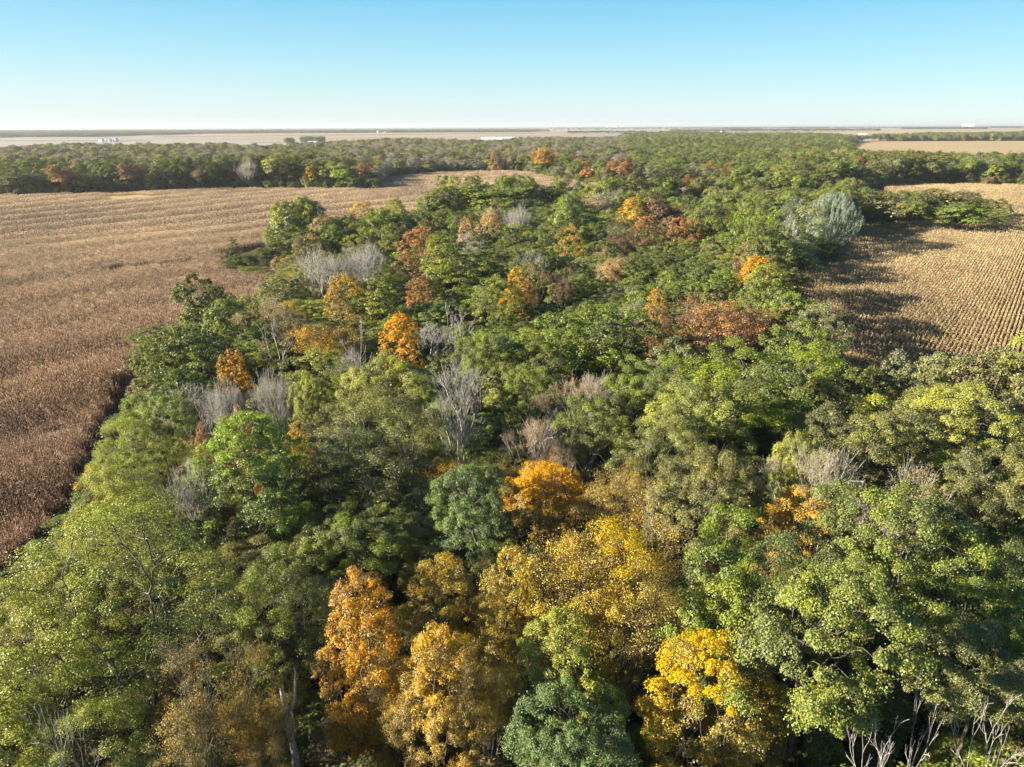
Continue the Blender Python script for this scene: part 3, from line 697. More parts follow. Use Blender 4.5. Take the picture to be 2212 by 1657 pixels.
 (2155,450,60,9,'shrub_b','lime','d','small_tree','yellow row end','yellowish small tree ending the row on the right'),
 (1240,670,240,18,'oak_a','green','d','oak_tree','big middle oak','big domed green oak at the centre of the wood'),
 (1330,660,200,17.5,'oak_b','green','d','oak_tree','second middle oak','domed green oak right of the big central oak'),
 (1050,715,170,16.5,'oak_c','green','d','oak_tree','oak below dead tree','green oak right of the pale dead branching tree'),
 (1150,735,180,16,'oak_b','green','d','oak_tree','oak lower middle','green oak in front of the big central oak'),
 (1395,755,190,16.5,'oak_a','green','d','oak_tree','oak below rust','mid green oak below the brownish rust tree'),
 (1470,720,150,16.5,'oak_b','greyg','d','oak_tree','grey oak below rust','grey green oak beneath the broad rust tree'),
 (1130,800,150,15,'maple_b','green','d','oak_tree','oak right of bare','green crown right of the tall bare tree'),
 (500,508,60,11,'cedar_a','dark','d','cedar_tree','cedar in the corn','dark ragged cedar standing out in the left corn field'),
 (560,535,100,6.5,'shrub_b','olive','d','bush','olive bush','low olive bush between cedar and the dark clump'),
 (545,572,110,3.2,'shrub_a','bright','d','bush','bright bush','low bright green bush at the cedar foot'),
 (640,478,110,13.5,'oak_b','dark','d','oak_tree','clump oak','dark green domed oak in the spur of trees in the left field'),
 (713,482,75,13.5,'oak_c','green','d','oak_tree','clump oak two','small dark domed oak right of the spur oak'),
 (800,487,60,13.5,'oak_a','dark','d','oak_tree','clump oak three','small dark round tree before the left corn'),
 (838,497,55,13.5,'airy_b','lime','d','small_tree','yellow tree by the corn','yellowish tree at the wood edge above the bare trees'),
 (760,500,80,12,'airy_a','lime','d','small_tree','yellow fringe','yellowish fringe tree behind the bare silver trees'),
 (585,520,90,8.5,'shrub_a','dark','d','bush','spur bush','dark green bush between the cedar and the spur oak'),
 (610,495,80,11,'oak_b','green','d','small_tree','spur tree','green tree left of the spur oak, before the corn'),
 (520,545,80,6,'shrub_b','green','d','bush','spur fringe','green bush right behind the cedar foot'),
 # treeline beyond the left field
 (44,368,95,18,'oak_b','dark','d','oak_tree','far dark oak','broad dark oak at the far left treeline'),
 (133,356,72,18,'oak_a','rust','d','oak_tree','far rust oak','rust brown oak in the far left treeline'),
 (191,373,52,16,'oak_c','lime','d','oak_tree','far lime tree','yellowish green tree in the far left treeline'),
 (215,380,20,12,'maple_a','orange','m','maple_tree','far orange tree','tiny orange tree in the far left treeline'),
 (253,393,58,14,'shrub_a','olive','d','oak_tree','far olive tree','olive bushy tree standing forward of the far left treeline'),
 (275,350,48,18,'oak_a','maroon','d','oak_tree','far brown oak','reddish brown oak rising in the far left treeline'),
 (321,373,34,15,'maple_b','yellow','m','maple_tree','far yellow tree','yellow green tree at the far field edge, left'),
 (533,338,62,17,'bare_b','grey','g','bare_tree','far bare tree','bare grey tree in the far left treeline'),
 (594,334,52,17,'oak_c','lime','d','oak_tree','far pale tree','yellowish green tree right of the far bare tree'),
 (668,357,36,16,'maple_b','gold','m','maple_tree','far golden tree','golden tree in the far treeline before the bright one'),
 (737,346,68,18,'oak_a','bright','d','oak_tree','far bright oak','bright green oak at the end of the far left treeline'),
 (800,378,42,14,'oak_b','dark','d','oak_tree','far end oak','dark tree at the right tip of the far left treeline'),
 (782,350,36,17,'maple_b','rust','m','maple_tree','far rust tip','rust brown tree near the tip of the far left treeline'),
 (1071,322,32,19,'maple_a','rust','m','maple_tree','far red tree','tall red brown tree beyond the far corn strip'),
 (1175,318,60,17,'oak_a','orange','d','oak_tree','far orange top','green tree with orange top beyond the far strip'),
 (1345,340,65,17,'oak_c','rust','d','oak_tree','far copper tree','copper topped tree behind the strip, right'),
 (1420,345,75,17,'airy_a','greyg','d','oak_tree','far pale tree right','pale grey green round tree beyond the strip'),
]
# ------------------------------------------------------------------ where the woods stand
NEAR = poly((-420,1657,8),(-160,1330,8),(0,1235,8),(60,1170,8),(165,1010,8),(215,915,8),(290,790,7),(330,730,7),(440,690,6),(520,670,5),(600,610,4),(590,575,3),
            (560,545,2),(640,520,2),(740,520,2),(860,505,3),(900,470,4)) + [tuple(at(920,412,8)[:2]), tuple(at(1000,388,17)[:2]), tuple(at(1160,389,17)[:2]),
            tuple(at(1290,402,15)[:2]), tuple(at(1480,399,14)[:2]), tuple(at(1700,408,12)[:2])] + \
       poly((1880,420,8),(1860,470,3),(1850,500,0),(1800,575,0),(1695,605,0),(1705,640,3),(1740,700,4),(1770,760,5)) + \
       [(48, 87.0), (75.0, 85.0), (120, 74), (130, 10), (60, 5), (0, 8), (-40, 14)]
ROWW = poly((1840,470,4),(1960,480,0),(2080,485,0),(2170,482,0),(2170,462,4),(1960,425,8),(1830,420,8))
W_FAR = poly((-420,430,0),(0,424,0),(130,424,0),(250,420,0),(380,414,0),(500,411,0),(660,411,0),(815,412,0),(822,402,0),(815,391,0),(850,386,0),(900,379,0),(1000,373,0),(1130,374,0),(1240,392,2),
             (1300,396,3),(1440,400,3),(1700,404,4),(1900,401,2),(2040,401,0),(2211,403,0),(2600,404,0)) + \
        poly((2600,340,14),(2211,335,14),(1960,335,14),(1850,333,14),(1838,322,6),(1800,315,8),(1836,309,2),(1870,306,0),(2211,305,0),(2600,305,0),(2600,288,14),(2211,287,14),(1950,290,14),(1860,294,14),(1790,292,14),(1700,288,14),(1600,289,14),(1480,286,14),(1380,287,14),
             (1330,296,14),(1180,301,14),(1080,303,14),(960,304,14),(850,303,14),(760,306,14),(690,311,14),(560,317,14),(430,317,14),(340,312,14),(250,316,14),(120,315,14),(0,319,14),(-420,322,14))

def fill_grid(P, s, jit, rg):
    P = np.asarray(P); x0, y0 = P.min(0); x1, y1 = P.max(0)
    xs = np.arange(x0, x1, s); ys = np.arange(y0, y1, s * .87)
    X, Y = np.meshgrid(xs, ys); X = X + (np.arange(len(ys)) % 2)[:, None] * s / 2
    X = X.ravel() + rg.uniform(-jit, jit, X.size); Y = Y.ravel() + rg.uniform(-jit, jit, Y.size)
    k = in_poly(P, X, Y); return X[k], Y[k]

TREES = []   # dict(x,y,R,H,spec,pal,bark,name,label,short,lm)
for (px, py, w, H, spec, pal, bk, name, short, label) in LM:
    p = at(px, py + 0.04 * w, H); wd = project(p.x, p.y, H * .7)[2]
    # the crown's axis stands a little behind the top edge that shows
    Rr = max(1.2, w / 2 * wd / FPX)
    dd = math.hypot(p.x, p.y); k = 1 + 0.15 * Rr / dd
    TREES.append(dict(x=p.x * k, y=p.y * k, R=Rr, H=H, spec=spec, pal=pal, bark=bk, name=name, label=label, short=short, lm=True))
for t in TREES:
    d = math.hypot(t['x'], t['y'])
    if d < 330: continue
    ux, uy = t['x'] / d, t['y'] / d; q = np.arange(360, 900, 2.0)
    k = np.where(in_poly(W_FAR, ux * q, uy * q))[0]
    if len(k) == 0: continue
    dn = float(q[k[0]]) + 3; f = dn / d
    if f > 1.6 or f < .7: continue
    top = CAM_H - (CAM_H - t['H']) * f
    if top > 26: continue
    top = max(top, 8.5)
    t['x'] *= f; t['y'] *= f; t['H'] = top; t['R'] *= f
LX = np.array([t['x'] for t in TREES]); LY = np.array([t['y'] for t in TREES]); LR = np.array([t['R'] for t in TREES])

_lp = [project(t['x'], t['y'], t['H'] * .72) for t in TREES]
LPX = np.array([p[0] for p in _lp] + [612]); LPY = np.array([p[1] for p in _lp] + [1520]); LPR = np.array([t['R'] * FPX / p[2] for t, p in zip(TREES, _lp)] + [80]); LD = np.hypot(LX, LY)
_sn = at(612, 1440, 9.0); LX = np.append(LX, _sn.x); LY = np.append(LY, _sn.y); LR = np.append(LR, 4.2); LD = np.append(LD, math.hypot(_sn.x, _sn.y))
def pick(rg, table):
    k = list(table); w = np.array([table[a] for a in k], float); return k[rg.choice(len(k), p=w / w.sum())]
FORM = {'green': ('oak_a','oak_b','oak_c'), 'dark': ('oak_a','oak_b','oak_c'), 'blue': ('oak_b','oak_c'), 'bright': ('oak_a','oak_c','maple_b'), 'lime': ('airy_a','airy_b','oak_c','maple_b'),
        'olive': ('oak_a','oak_b','airy_a'), 'greyg': ('oak_b','airy_a','airy_b'), 'yellow': ('maple_a','maple_b','airy_b'), 'gold': ('maple_b','airy_b','sparse_b'), 'orange': ('maple_a','maple_b'),
        'rust': ('maple_b','oak_a','airy_b'), 'maroon': ('oak_b','sparse_b'), 'peach': ('sparse_a','maple_b'), 'tan': ('sparse_a','sparse_b','airy_b'), 'grey': ('bare_a','bare_b')}
NAMES = {'oak': 'oak_tree', 'map': 'maple_tree', 'air': 'leafy_tree', 'spa': 'thinning_tree', 'bar': 'bare_tree'}
def palette_for(px, py, d, rg):
    if d < 75:
        if px < 480: return pick(rg, dict(lime=3, green=4, olive=1.6, bright=2, dark=1, gold=.4))
        if px < 1350: return pick(rg, dict(dark=4, green=4, olive=1, gold=1.2, yellow=.7, blue=1))
        return pick(rg, dict(green=6, olive=1.4, bright=1.5, dark=1.4, lime=1, gold=.5))
    if d < 420:
        if px < 800: return pick(rg, dict(olive=1.6, dark=2, lime=2, green=3, gold=.8, tan=.4, grey=.7))
        if px < 1250: return pick(rg, dict(green=7, bright=1, dark=1.8, olive=.8, lime=.8, grey=.15))
        return pick(rg, dict(green=6, olive=1.6, greyg=1.4, bright=.8, dark=1.4, tan=.2, lime=.7))
    if px < 1350 and py < 352:      # the grey valley woods
        return pick(rg, dict(grey=6.5, olive=1.6, greyg=1.6, green=.8, tan=1.2, dark=1.0, gold=.35, rust=.3, lime=.4, orange=.2))
    if px < 850: return pick(rg, dict(dark=6, green=1.8, olive=1.6, rust=.35, maroon=.4, lime=.5, tan=.4, grey=.4))  # mostly dark leaf colours, painting in the shaded face of the left treeline
    return pick(rg, dict(green=5, dark=2.4, olive=2.2, greyg=.9, lime=.7, rust=.30, orange=.24, tan=.5, grey=.45, maroon=.2, gold=.2))
def add_fill(P, s, jit, seed, hr=(13.5, 17.5), rr=(.56, .78), avoid=True, edge=0.0):
    rg = np.random.default_rng(seed); X, Y = fill_grid(P, s, jit, rg)
    for x, y in zip(X, Y):
        px, py, w = project(x, y, 14)
        if w < 8 or px < -420 or px > 2640 or py > 2000: continue
        if avoid:
            dl = np.hypot(LX - x, LY - y) / np.maximum(2.6, LR * .72 + 1.2)
            if dl.min() < 1: continue
        d = math.hypot(x, y); pal = palette_for(px, py, d, rg); spc = FORM[pal][rg.integers(len(FORM[pal]))]
        H = rg.uniform(*hr); Rr = s * rg.uniform(*rr)
        if edge:
            e = float(dist_poly(P, np.array([x]), np.array([y]))[0])
            if e < (2.2 if px < 950 else 4.5): continue
            if e < 9 and px < 950: H = min(H, 7.5 + e * .6)
            elif e < 11: H = rg.uniform(17, 20)
        if avoid:
            fx, fy, fw = project(x, y, H * .75); fr = Rr * FPX / fw
            near_ = (LD > d + 1) & (np.abs(LPX - fx) < .8 * (LPR + fr)) & (np.abs(LPY - fy) < .8 * (LPR * 1.0 + fr))
            if near_.any() and not (edge and px > 950 and e < 11): H *= .66
        if d < 60: H = min(H, 8.5 + max(0, d - 25) * .16)
        if d > 380: H += 2.6 * math.sin(x / 83.0 + 1.1) * math.sin(y / 117.0) + 1.4 * math.sin(x / 37.0)
        if pal == 'grey' and d > 300: spc = ('airy_a', 'airy_b')[rg.integers(2)]; H *= .95
        if spc.startswith('maple'): Rr *= .85; H *= .97
        if pal in ('orange', 'yellow', 'gold', 'rust', 'peach'): Rr *= .85; H *= .95
        TREES.append(dict(x=float(x), y=float(y), R=float(Rr), H=float(H), spec=spc, pal=pal, bark='g' if pal == 'grey' else 'd', name=NAMES[spc[:3]], lm=False))
add_fill(NEAR, 7.6, 2.0, 101, hr=(12.0, 16.0), rr=(.64, .88), edge=1)
add_fill(ROWW, 6.5, 1.6, 102, hr=(10, 13))
add_fill(W_FAR, 12.0, 4.0, 103, hr=(12.5, 19.5), rr=(.50, .86))
# shelter belts and woods on the far plain
BELTS = [ (poly((-500,301,0),(0,298,0),(40,297,0),(215,296.5,0),(330,292,0),(330,287,8),(-500,287,8)), 17),
          (poly((330,293.5,0),(440,289.5,0),(700,288,0),(990,286.5,0),(1130,286,0),(1185,284.6,0),(1185,281.0,10),(800,281.5,10),(-500,284,10),(-500,289,8),(330,289,8)), 24),
          (poly((1225,290,0),(1395,289,0),(1395,285.5,8),(1225,286.5,8)), 11),
          (poly((1410,291,0),(1500,291,0),(1500,284,12),(1410,285,12)), 13),
          (poly((1190,279.5,0),(2400,277.0,0),(2400,275.6,0),(1190,277.6,0)), 60),
          (poly((1945,279.3,0),(2130,279.2,0),(2130,277.6,0),(1945,277.8,0)), 20),
          (poly((-300,283.6,0),(1190,279.6,0),(1190,278.9,0),(-300,282.8,0)), 61), (poly((1190,282.2,0),(2300,275.6,0),(2300,275.0,0),(1190,281.5,0)), 62), (poly((1450,286.2,0),(1900,283.6,0),(1900,283.0,0),(1450,285.5,0)), 24.5),
          (poly((1560,279.2,0),(1640,278.9,0),(1640,278.0,0),(1560,278.2,0)), 22), (poly((1700,278.2,0),(1790,278.0,0),(1790,277.2,0),(1700,277.2,0)), 23), (poly((2140,277.2,0),(2211,276.8,0),(2211,275.9,0),(2140,276.2,0)), 23.5),
          (poly((620,318,0),(632,318,0),(632,312,0),(618,312,0)), 11), (poly((652,312.5,0),(700,312,0),(700,307,0),(652,308,0)), 11) ]
BF = []
for k, (P, s) in enumerate(BELTS):
    rg = np.random.default_rng(300 + k); X, Y = fill_grid(P, s, s * .3, rg)
    for x, y in zip(X, Y):
        if rg.random() < (.55 if s >= 60 else .06): continue
        pal = pick(rg, dict(green=4, dark=4, olive=3, greyg=1, grey=1.2, tan=.5, rust=.15)); spc = FORM[pal][rg.integers(len(FORM[pal]))]
        BF.append(dict(x=float(x), y=float(y), R=s * rg.uniform(.5, .68) if s < 40 else rg.uniform(9, 15), H=rg.uniform(11, 17) if s < 40 else rg.uniform(9, 14), spec=spc, pal=pal, bark='g' if pal == 'grey' else 'd'))

# ------------------------------------------------------------------ which trees are built one by one (the 300 that show largest)
for t in TREES:
    t['z'] = float(hgt(t['x'], t['y'])) - 0.1
    if math.hypot(t['x'], t['y']) > 200 and not t['spec'].startswith(('poplar', 'cedar', 'shrub')):
        t['z'] -= 3.4; t['H'] += 3.4      # crowns of open edges hang low: the bole is mostly hidden
    px, py, w = project(t['x'], t['y'], t['H'] * .75); t['px'], t['py'], t['w'] = px, py, w
    vis = w > 5 and -.45 * t['R'] * FPX / w < px < 2211 + .45 * t['R'] * FPX / w and 200 < py < 1657 + .3 * t['R'] * FPX / w
    t['score'] = (t['R'] * FPX / w if vis else 0) + (1e6 if t['lm'] else 0)
order = sorted(range(len(TREES)), key=lambda i: -TREES[i]['score'])
single = [TREES[i] for i in order[:300] if TREES[i]['score'] > 0]
rest = [TREES[i] for i in order[len(single):]]

def words_for(t):
    size = 'small' if t['R'] < 4.2 else ('broad' if t['R'] > 5.0 else 'medium')
    kind = {'oak_tree': 'oak', 'maple_tree': 'maple', 'leafy_tree': 'loose leafed tree', 'thinning_tree': 'half bare tree', 'bare_tree': 'leafless tree'}[t['name']]
    return f"{size} {PAL[t['pal']][2]} {kind}"
_used = {}
_lms = [t for t in TREES if t['lm']]
for t in single:
    if t['lm']: continue
    # the nearest landmark in the picture, and on which side of it
    c = min(_lms, key=lambda l: math.hypot(l['px'] - t['px'], 1.3 * (l['py'] - t['py'])))
    dx, dy = t['px'] - c['px'], (t['py'] - c['py']) * 1.3
    side = ('right of' if dx > 0 else 'left of') if abs(dx) > abs(dy) else ('in front of' if dy > 0 else 'behind')
    base = f"{words_for(t)} {side} the {c['short']}"
    if base in _used:
        _used[base] += 1
        nth = {2: 'second', 3: 'third', 4: 'fourth', 5: 'fifth'}.get(_used[base], 'last')
        t['label'] = f"{nth} {base}"
    else:
        _used[base] = 1; t['label'] = base

GROUP = {'oak_tree': 'oaks of the wood', 'maple_tree': 'maples of the wood', 'bare_tree': 'leafless trees of the wood', 'dead_tree': 'dead trees of the wood', 'thinning_tree': 'half bare trees of the wood',
         'leafy_tree': 'loose leafed trees of the wood', 'walnut_tree': 'yellowing trees along the corn', 'poplar_tree': 'silver poplars', 'hickory_tree': 'golden trees of the foreground', 'small_tree': 'small trees of the wood edge', 'willow_bush': 'willow bushes', 'bush': 'bushes in the corn'}
rgi = np.random.default_rng(55)
for t in single:
    d = math.hypot(t['x'], t['y'], CAM_H - 12); lod = 'near' if d < 95 else ('mid' if d < 260 else 'far')
    S = SPECS[t['spec']]
    if lod not in S: lod = 'mid'
    D = S[lod]; sx = t['R'] / S['R']; sz = t['H'] / S['H']
    o = empty(t['name'], (t['x'], t['y'], t['z']), rgi.uniform(0, 6.283)); o.scale = (sx, sx * rgi.uniform(.92, 1.08), sz)
    if t['spec'].startswith('poplar'): o.rotation_euler = (0, 0, .2)
    tag(o, t['label'], 'bush' if 'bush' in t['name'] else 'tree', GROUP.get(t['name']))
    v = rgi.uniform(.86, 1.14); hv = rgi.uniform(-.06, .06)
    P = PAL[t['pal']]
    for me_ in D.get('boughs', ()): link('bough', me_, o)['bark'] = tuple(BARKC[t['bark']])
    for part in ('trunk', 'crown') if 'boughs' not in D else ('trunk',):
        c = link('branches' if (S.get('bare') and part == 'crown') else part, D[part], o)
        c['bark'] = tuple(BARKC[t['bark']])
        if part == 'crown':
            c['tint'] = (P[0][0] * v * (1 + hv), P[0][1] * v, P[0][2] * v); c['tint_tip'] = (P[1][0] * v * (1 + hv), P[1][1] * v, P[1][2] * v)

def scatter_trees(name, L, label, force=None):
    keys = list(SPECS); src = []; idx = {}
    n = len(L); rg = np.random.default_rng(77)
    pts = np.zeros((n, 3)); scl = np.zeros((n, 3)); var = np.zeros(n, int); t0 = np.zeros((n, 3)); t1 = np.zeros((n, 3)); bk = np.zeros((n, 3))
    for i, t in enumerate(L):
        d = math.hypot(t['x'], t['y'])
        lod = force or ('mid' if d < 230 else 'far'); S = SPECS[t['spec']]
        kk = (t['spec'], lod if not S.get('bare') else 'x')
        if kk not in idx: idx[kk] = len(src); src.append(S[lod]['src'])
        var[i] = idx[kk]; pts[i] = (t['x'], t['y'], t.get('z', 0)); s = t['R'] / S['R']; scl[i] = (s, s, t['H'] / S['H'])
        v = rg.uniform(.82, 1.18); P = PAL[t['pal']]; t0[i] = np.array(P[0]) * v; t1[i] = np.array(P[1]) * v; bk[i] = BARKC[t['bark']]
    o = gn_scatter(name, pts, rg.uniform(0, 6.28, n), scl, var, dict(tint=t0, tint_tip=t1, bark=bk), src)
    return tag(o, label, kind='stuff')
scatter_trees('woodland', rest, 'mixed autumn woodland of green, grey and rust crowns reaching to the far fields')
scatter_trees('shelter_belts', BF, 'dark lines of trees on the far plain under the horizon', force='far')
# undergrowth
rg = np.random.default_rng(91); UG = []
for P, s in ((NEAR, 4.2),):
    X, Y = fill_grid(P, s, 1.4, rg)
    ed = dist_poly(P, X, Y)
    for x, y, e in zip(X, Y, ed):
        px, py, w = project(x, y, 3)
        if w < 5 or px < -300 or px > 2500: continue
        pal = pick(rg, dict(dark=3, green=2.5, olive=2, gold=1.2, tan=1, lime=.8)); H = rg.uniform(2.0, 5.5) + (1.5 if e < 6 else 0)
        UG.append(dict(x=float(x), y=float(y), z=float(hgt(x, y)) - .2, R=rg.uniform(1.6, 2.9), H=H, spec=('shrub_a', 'shrub_b')[rg.integers(2)], pal=pal, bark='d'))
for P, s, mx in ((W_FAR, 6.0, 9), (ROWW, 4.5, 99)):
    X, Y = fill_grid(P, s, 1.8, rg); ed = dist_poly(P, X, Y)
    for x, y, e in zip(X, Y, ed):
        if e > mx or math.hypot(x, y) > 900: continue
        pal = pick(rg, dict(dark=4, green=3, olive=2, lime=.6, gold=.4, tan=.4))
        UG.append(dict(x=float(x), y=float(y), z=float(hgt(x, y)) - .4, R=rg.uniform(2.6, 4.2), H=rg.uniform(5, 9.5), spec=('shrub_a', 'shrub_b')[rg.integers(2)], pal=pal, bark='d'))
scatter_trees('undergrowth', UG, 'dense shrubs and saplings under the trees', force='far')

# broken trunk in the lower left
p = at(612, 1440, 9.0); rr_ = at(628, 1600, 3.0)
p = at(606, 1440, 11.5)
sg = empty('broken_tree', (p.x, p.y, float(hgt(p.x, p.y)) - .1)); sg.scale = (.8, .8, 1.08); tag(sg, 'broken bare trunk with one jagged side limb above a dark gap', 'dead tree')
sn = [np.array(q, float) for q in ((0.35,-.2,0),(.3,-.15,1.5),(.2,-.1,3),(.12,0,4.6),(0,0,6),(-.08,.05,7.4),(-.15,.05,8.6),(-.2,.05,9.2))]
sv, sq = tubes(np.array(sn), np.arange(-1, 7), np.array([.36,.33,.3,.27,.25,.23,.2,.14]), np.ones(8, bool), 9)
link('trunk', np_mesh('snag_trunk', sv, sq, mats=[BARK]), sg)['bark'] = BARKC['w']  # palest bark stands in for sunlight that trees on the left block
sl = np.array([(-.05,.05,7.1),(.35,.1,7.7),(.7,.1,8.5),(.85,.15,9.3),(1.0,.1,10.2),(.95,.1,10.6)])
sv, sq = tubes(sl, np.arange(-1, 5), np.array([.15,.13,.11,.09,.06,.03]), np.ones(6, bool), 7)
link('side_limb', np_mesh('snag_limb', sv, sq, mats=[BARK]), sg)['bark'] = BARKC['w']

# ------------------------------------------------------------------ standing corn
def corn_mesh(name, length, rows, per_m, seed, nleaf, lw, hmul=1.0):
    rg = np.random.default_rng(seed); V = []; Q = []; rn = []
    def quad(a, b, c, d, r):
        k = len(V); V.extend((a, b, c, d)); Q.append((k, k + 1, k + 2, k + 3)); rn.append(r)
    for row in range(rows):
        y0 = (row - (rows - 1) / 2) * .762
        for i in range(int(length * per_m)):
            x = (i + rg.uniform(.1, .9)) / per_m - length / 2; y = y0 + rg.normal(0, .05)
            h = rg.uniform(1.9, 2.55) * hmul; lean = rg.normal(0, .12, 2)
            T = np.array([x + lean[0], y + lean[1], h]); B = np.array([x, y, 0.0]); pr = rg.uniform(.25, .8)
            a = rg.random() * 3.14; w = np.array([math.cos(a), math.sin(a), 0]) * .022 * max(1, lw)
            quad(B - w, B + w, T + w * .6, T - w * .6, pr * .6)
            for k in range(nleaf):
                z = rg.uniform(.35, .97); base = B + (T - B) * z; a = rg.random() * 6.283
                d = np.array([math.cos(a) * 1.0, math.sin(a) * .8, 0]); s = np.array([-d[1], d[0], 0.0])
                L = rg.uniform(.3, .62); ww = rg.uniform(.022, .042) * lw
                up = rg.uniform(-.1, .3); mid = base + d * L * .5 + np.array([0, 0, up * L]); tip = mid + d * L * .3 + np.array([0, 0, -L * rg.uniform(.3, .9)])
                sl_ = s + np.array([0, 0, rg.normal(0, .6)])
                r = np.clip(pr + rg.normal(0, .22), 0, 1)
                quad(base - sl_ * ww * .6, base + sl_ * ww * .6, mid + sl_ * ww, mid - sl_ * ww, r)
                quad(mid - sl_ * ww, mid + sl_ * ww, tip + sl_ * ww * .3, tip - sl_ * ww * .3, r)
            # tassel
            tz = T + np.array([rg.normal(0, .06), rg.normal(0, .06), .28]); s = np.array([math.cos(a + 1), math.sin(a + 1), 0]) * .03 * lw
            quad(T - s * .5, T + s * .5, tz + s, tz - s, np.clip(pr + .2, 0, 1))
    me = np_mesh(name, np.array(V), np.array(Q), mats=[CORN], attrs={'rnd': np.array(rn)})
    return bpy.data.objects.new(name + '_source', me)
CS = [corn_mesh('corn_near_%d' % i, 3.0, 1, 6.0, 400 + i, 12, 1.0) for i in range(4)] + \
     [corn_mesh('corn_mid_%d' % i, 6.0, 1, 4.2, 410 + i, 5, 2.0) for i in range(3)] + \
     [corn_mesh('corn_far_%d' % i, 12.0, 4, 1.5, 420 + i, 4, 3.6) for i in range(3)]
ROW = math.atan2(math.cos(R(37.0)), math.sin(R(37.0)))      # direction of the rows: 37 degrees right of ahead
LEFTF = poly((-420,1640,1),(-160,1290,2),(0,1215,2),(60,1140,2),(150,1030,2),(200,900,2),(280,790,2),(330,740,2),(430,700,2),(520,680,2),(620,610,2),(580,580,2),(480,575,1),(478,545,1),(560,530,1),(640,515,1),(860,500,1),(895,470,1)) + \
        [tuple(at(925,420,2)[:2]), tuple(at(1000,402,2)[:2]), tuple(at(1500,410,2)[:2])] + poly((1440,402,1),(1240,392,1),(1130,374,0),(1000,373,0),(900,379,0),(850,386,0),(818,391,0),(824,402,0),(818,413,0),(660,412,0),(500,412,0),(380,416,0),(250,424,0),(0,428,0),(-420,434,0))
RIGHTF = poly((1850,492,0),(1960,486,0),(2080,491,0),(2180,490,0),(2180,468,2),(2110,440,4),(1960,420,6),(1920,412,3),(1905,403,0),(2040,403,0),(2211,405,0),(2600,408,0),(2900,800,0),(2600,900,0)) + \
         [(140, 70), (75, 80), (52, 82)] + poly((1805,760,4),(1770,700,2),(1725,640,2),(1690,605,0),(1800,580,0))
GAPP = poly((205,597,0),(330,588,0),(415,577,0),(415,573,0),(330,583.5,0),(205,591.5,0))
TRACKP = poly((70,968,0),(180,948,0),(182,930,0),(120,940,0),(75,952,0))
GRASSP = poly((215,427,1),(300,421,1),(360,424,1),(330,430,1),(240,434,1),(213,433,1))
def corn_rows(P, seed):
    rg = np.random.default_rng(seed); P_ = np.asarray(P); c, s = math.cos(ROW), math.sin(ROW)
    u = P_[:, 0] * c + P_[:, 1] * s; v = -P_[:, 0] * s + P_[:, 1] * c
    out = []
    for lo, hi, L, W, base, nv in ((0, 125, 3.0, .762, 0, 4), (125, 330, 6.0, .762, 4, 3), (330, 900, 12.0, 3.048, 7, 3)):
        U, Vv = np.meshgrid(np.arange(u.min(), u.max(), L), np.arange(math.floor(v.min() / W) * W, v.max(), W))
        U = U.ravel() + L / 2; Vv = Vv.ravel(); x = U * c - Vv * s; y = U * s + Vv * c
        d = np.hypot(x, y); k = (d >= lo) & (d < hi); x, y, d = x[k], y[k], d[k]
        k = in_poly(P, x, y) & ~in_poly(GRASSP, x, y) & ~in_poly(GAPP, x, y) & ~in_poly(TRACKP, x, y); x, y = x[k], y[k]
        vx = y > 3; x, y = x[vx], y[vx]
        w = y * cp + (CAM_H - 1) * sp; px = CX + FPX * x / w; k = (px > -260) & (px < 2480); x, y = x[k], y[k]
        out.append((x, y, base + rg.integers(0, nv, len(x))))
    x = np.concatenate([o[0] for o in out]); y = np.concatenate([o[1] for o in out]); var = np.concatenate([o[2] for o in out])
    return x, y, var, rg
def smooth_noise(x, y, sc_, seed):
    r = np.random.default_rng(seed); v = np.zeros_like(x)
    for i in range(7):
        a = r.random() * 6.28; f = sc_ * r.uniform(.6, 1.9); v = v + np.sin((x * math.cos(a) + y * math.sin(a)) * f + r.random() * 6.28)
    return v / 3.0
def corn_field(name, P, seed, label, cA, cB, thin):
    x, y, var, rg = corn_rows(P, seed)
    n = len(x); nz = smooth_noise(x, y, .035, seed); n2 = smooth_noise(x, y, .2, seed + 1)
    hs_ = np.clip(1.0 + .05 * nz + .05 * n2, .75, 1.2)
    rot = np.full(n, ROW) + np.where(rg.random(n) < .5, math.pi, 0)
    zz = hgt(x, y) - .05
    ws = np.ones(n)
    d = np.hypot(x, y)
    if thin:      # stiff bare rows towards the open side, full and tangled beside the wood
        e = x * math.cos(R(37)) - y * math.sin(R(37))
        ws = np.clip(1.0 - .62 / (1 + np.exp(-(e - 4 + 5 * nz) / 4.0)), .28, 1)
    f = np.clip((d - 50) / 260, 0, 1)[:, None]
    t = np.array(cA)[None] * (1 - f) + np.array(cB)[None] * f  # tint darkens towards the camera, painting in shade seen between close plants
    t = t * (1 + .12 * nz + .10 * n2)[:, None] * rg.uniform(.88, 1.12, (n, 1))
    scl = np.stack([np.ones(n), ws, hs_], 1)
    o = gn_scatter(name, np.stack([x, y, zz], 1), rot, scl, var, dict(tint=t), CS)
    print(name, n)
    return tag(o, label, kind='stuff')
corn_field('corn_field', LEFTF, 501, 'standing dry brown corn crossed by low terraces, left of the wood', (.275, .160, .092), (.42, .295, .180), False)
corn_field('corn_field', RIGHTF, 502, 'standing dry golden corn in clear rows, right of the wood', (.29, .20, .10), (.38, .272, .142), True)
field('grass_track', [(70,968),(180,948),(182,930),(120,940),(75,952)], M_VERGE, 0.7)
field('dry_grass_patch', [(213,434,0),(240,436,0),(330,432,0),(362,425,0),(300,422,0),(215,428,0)], M_GRASS, 1.2)

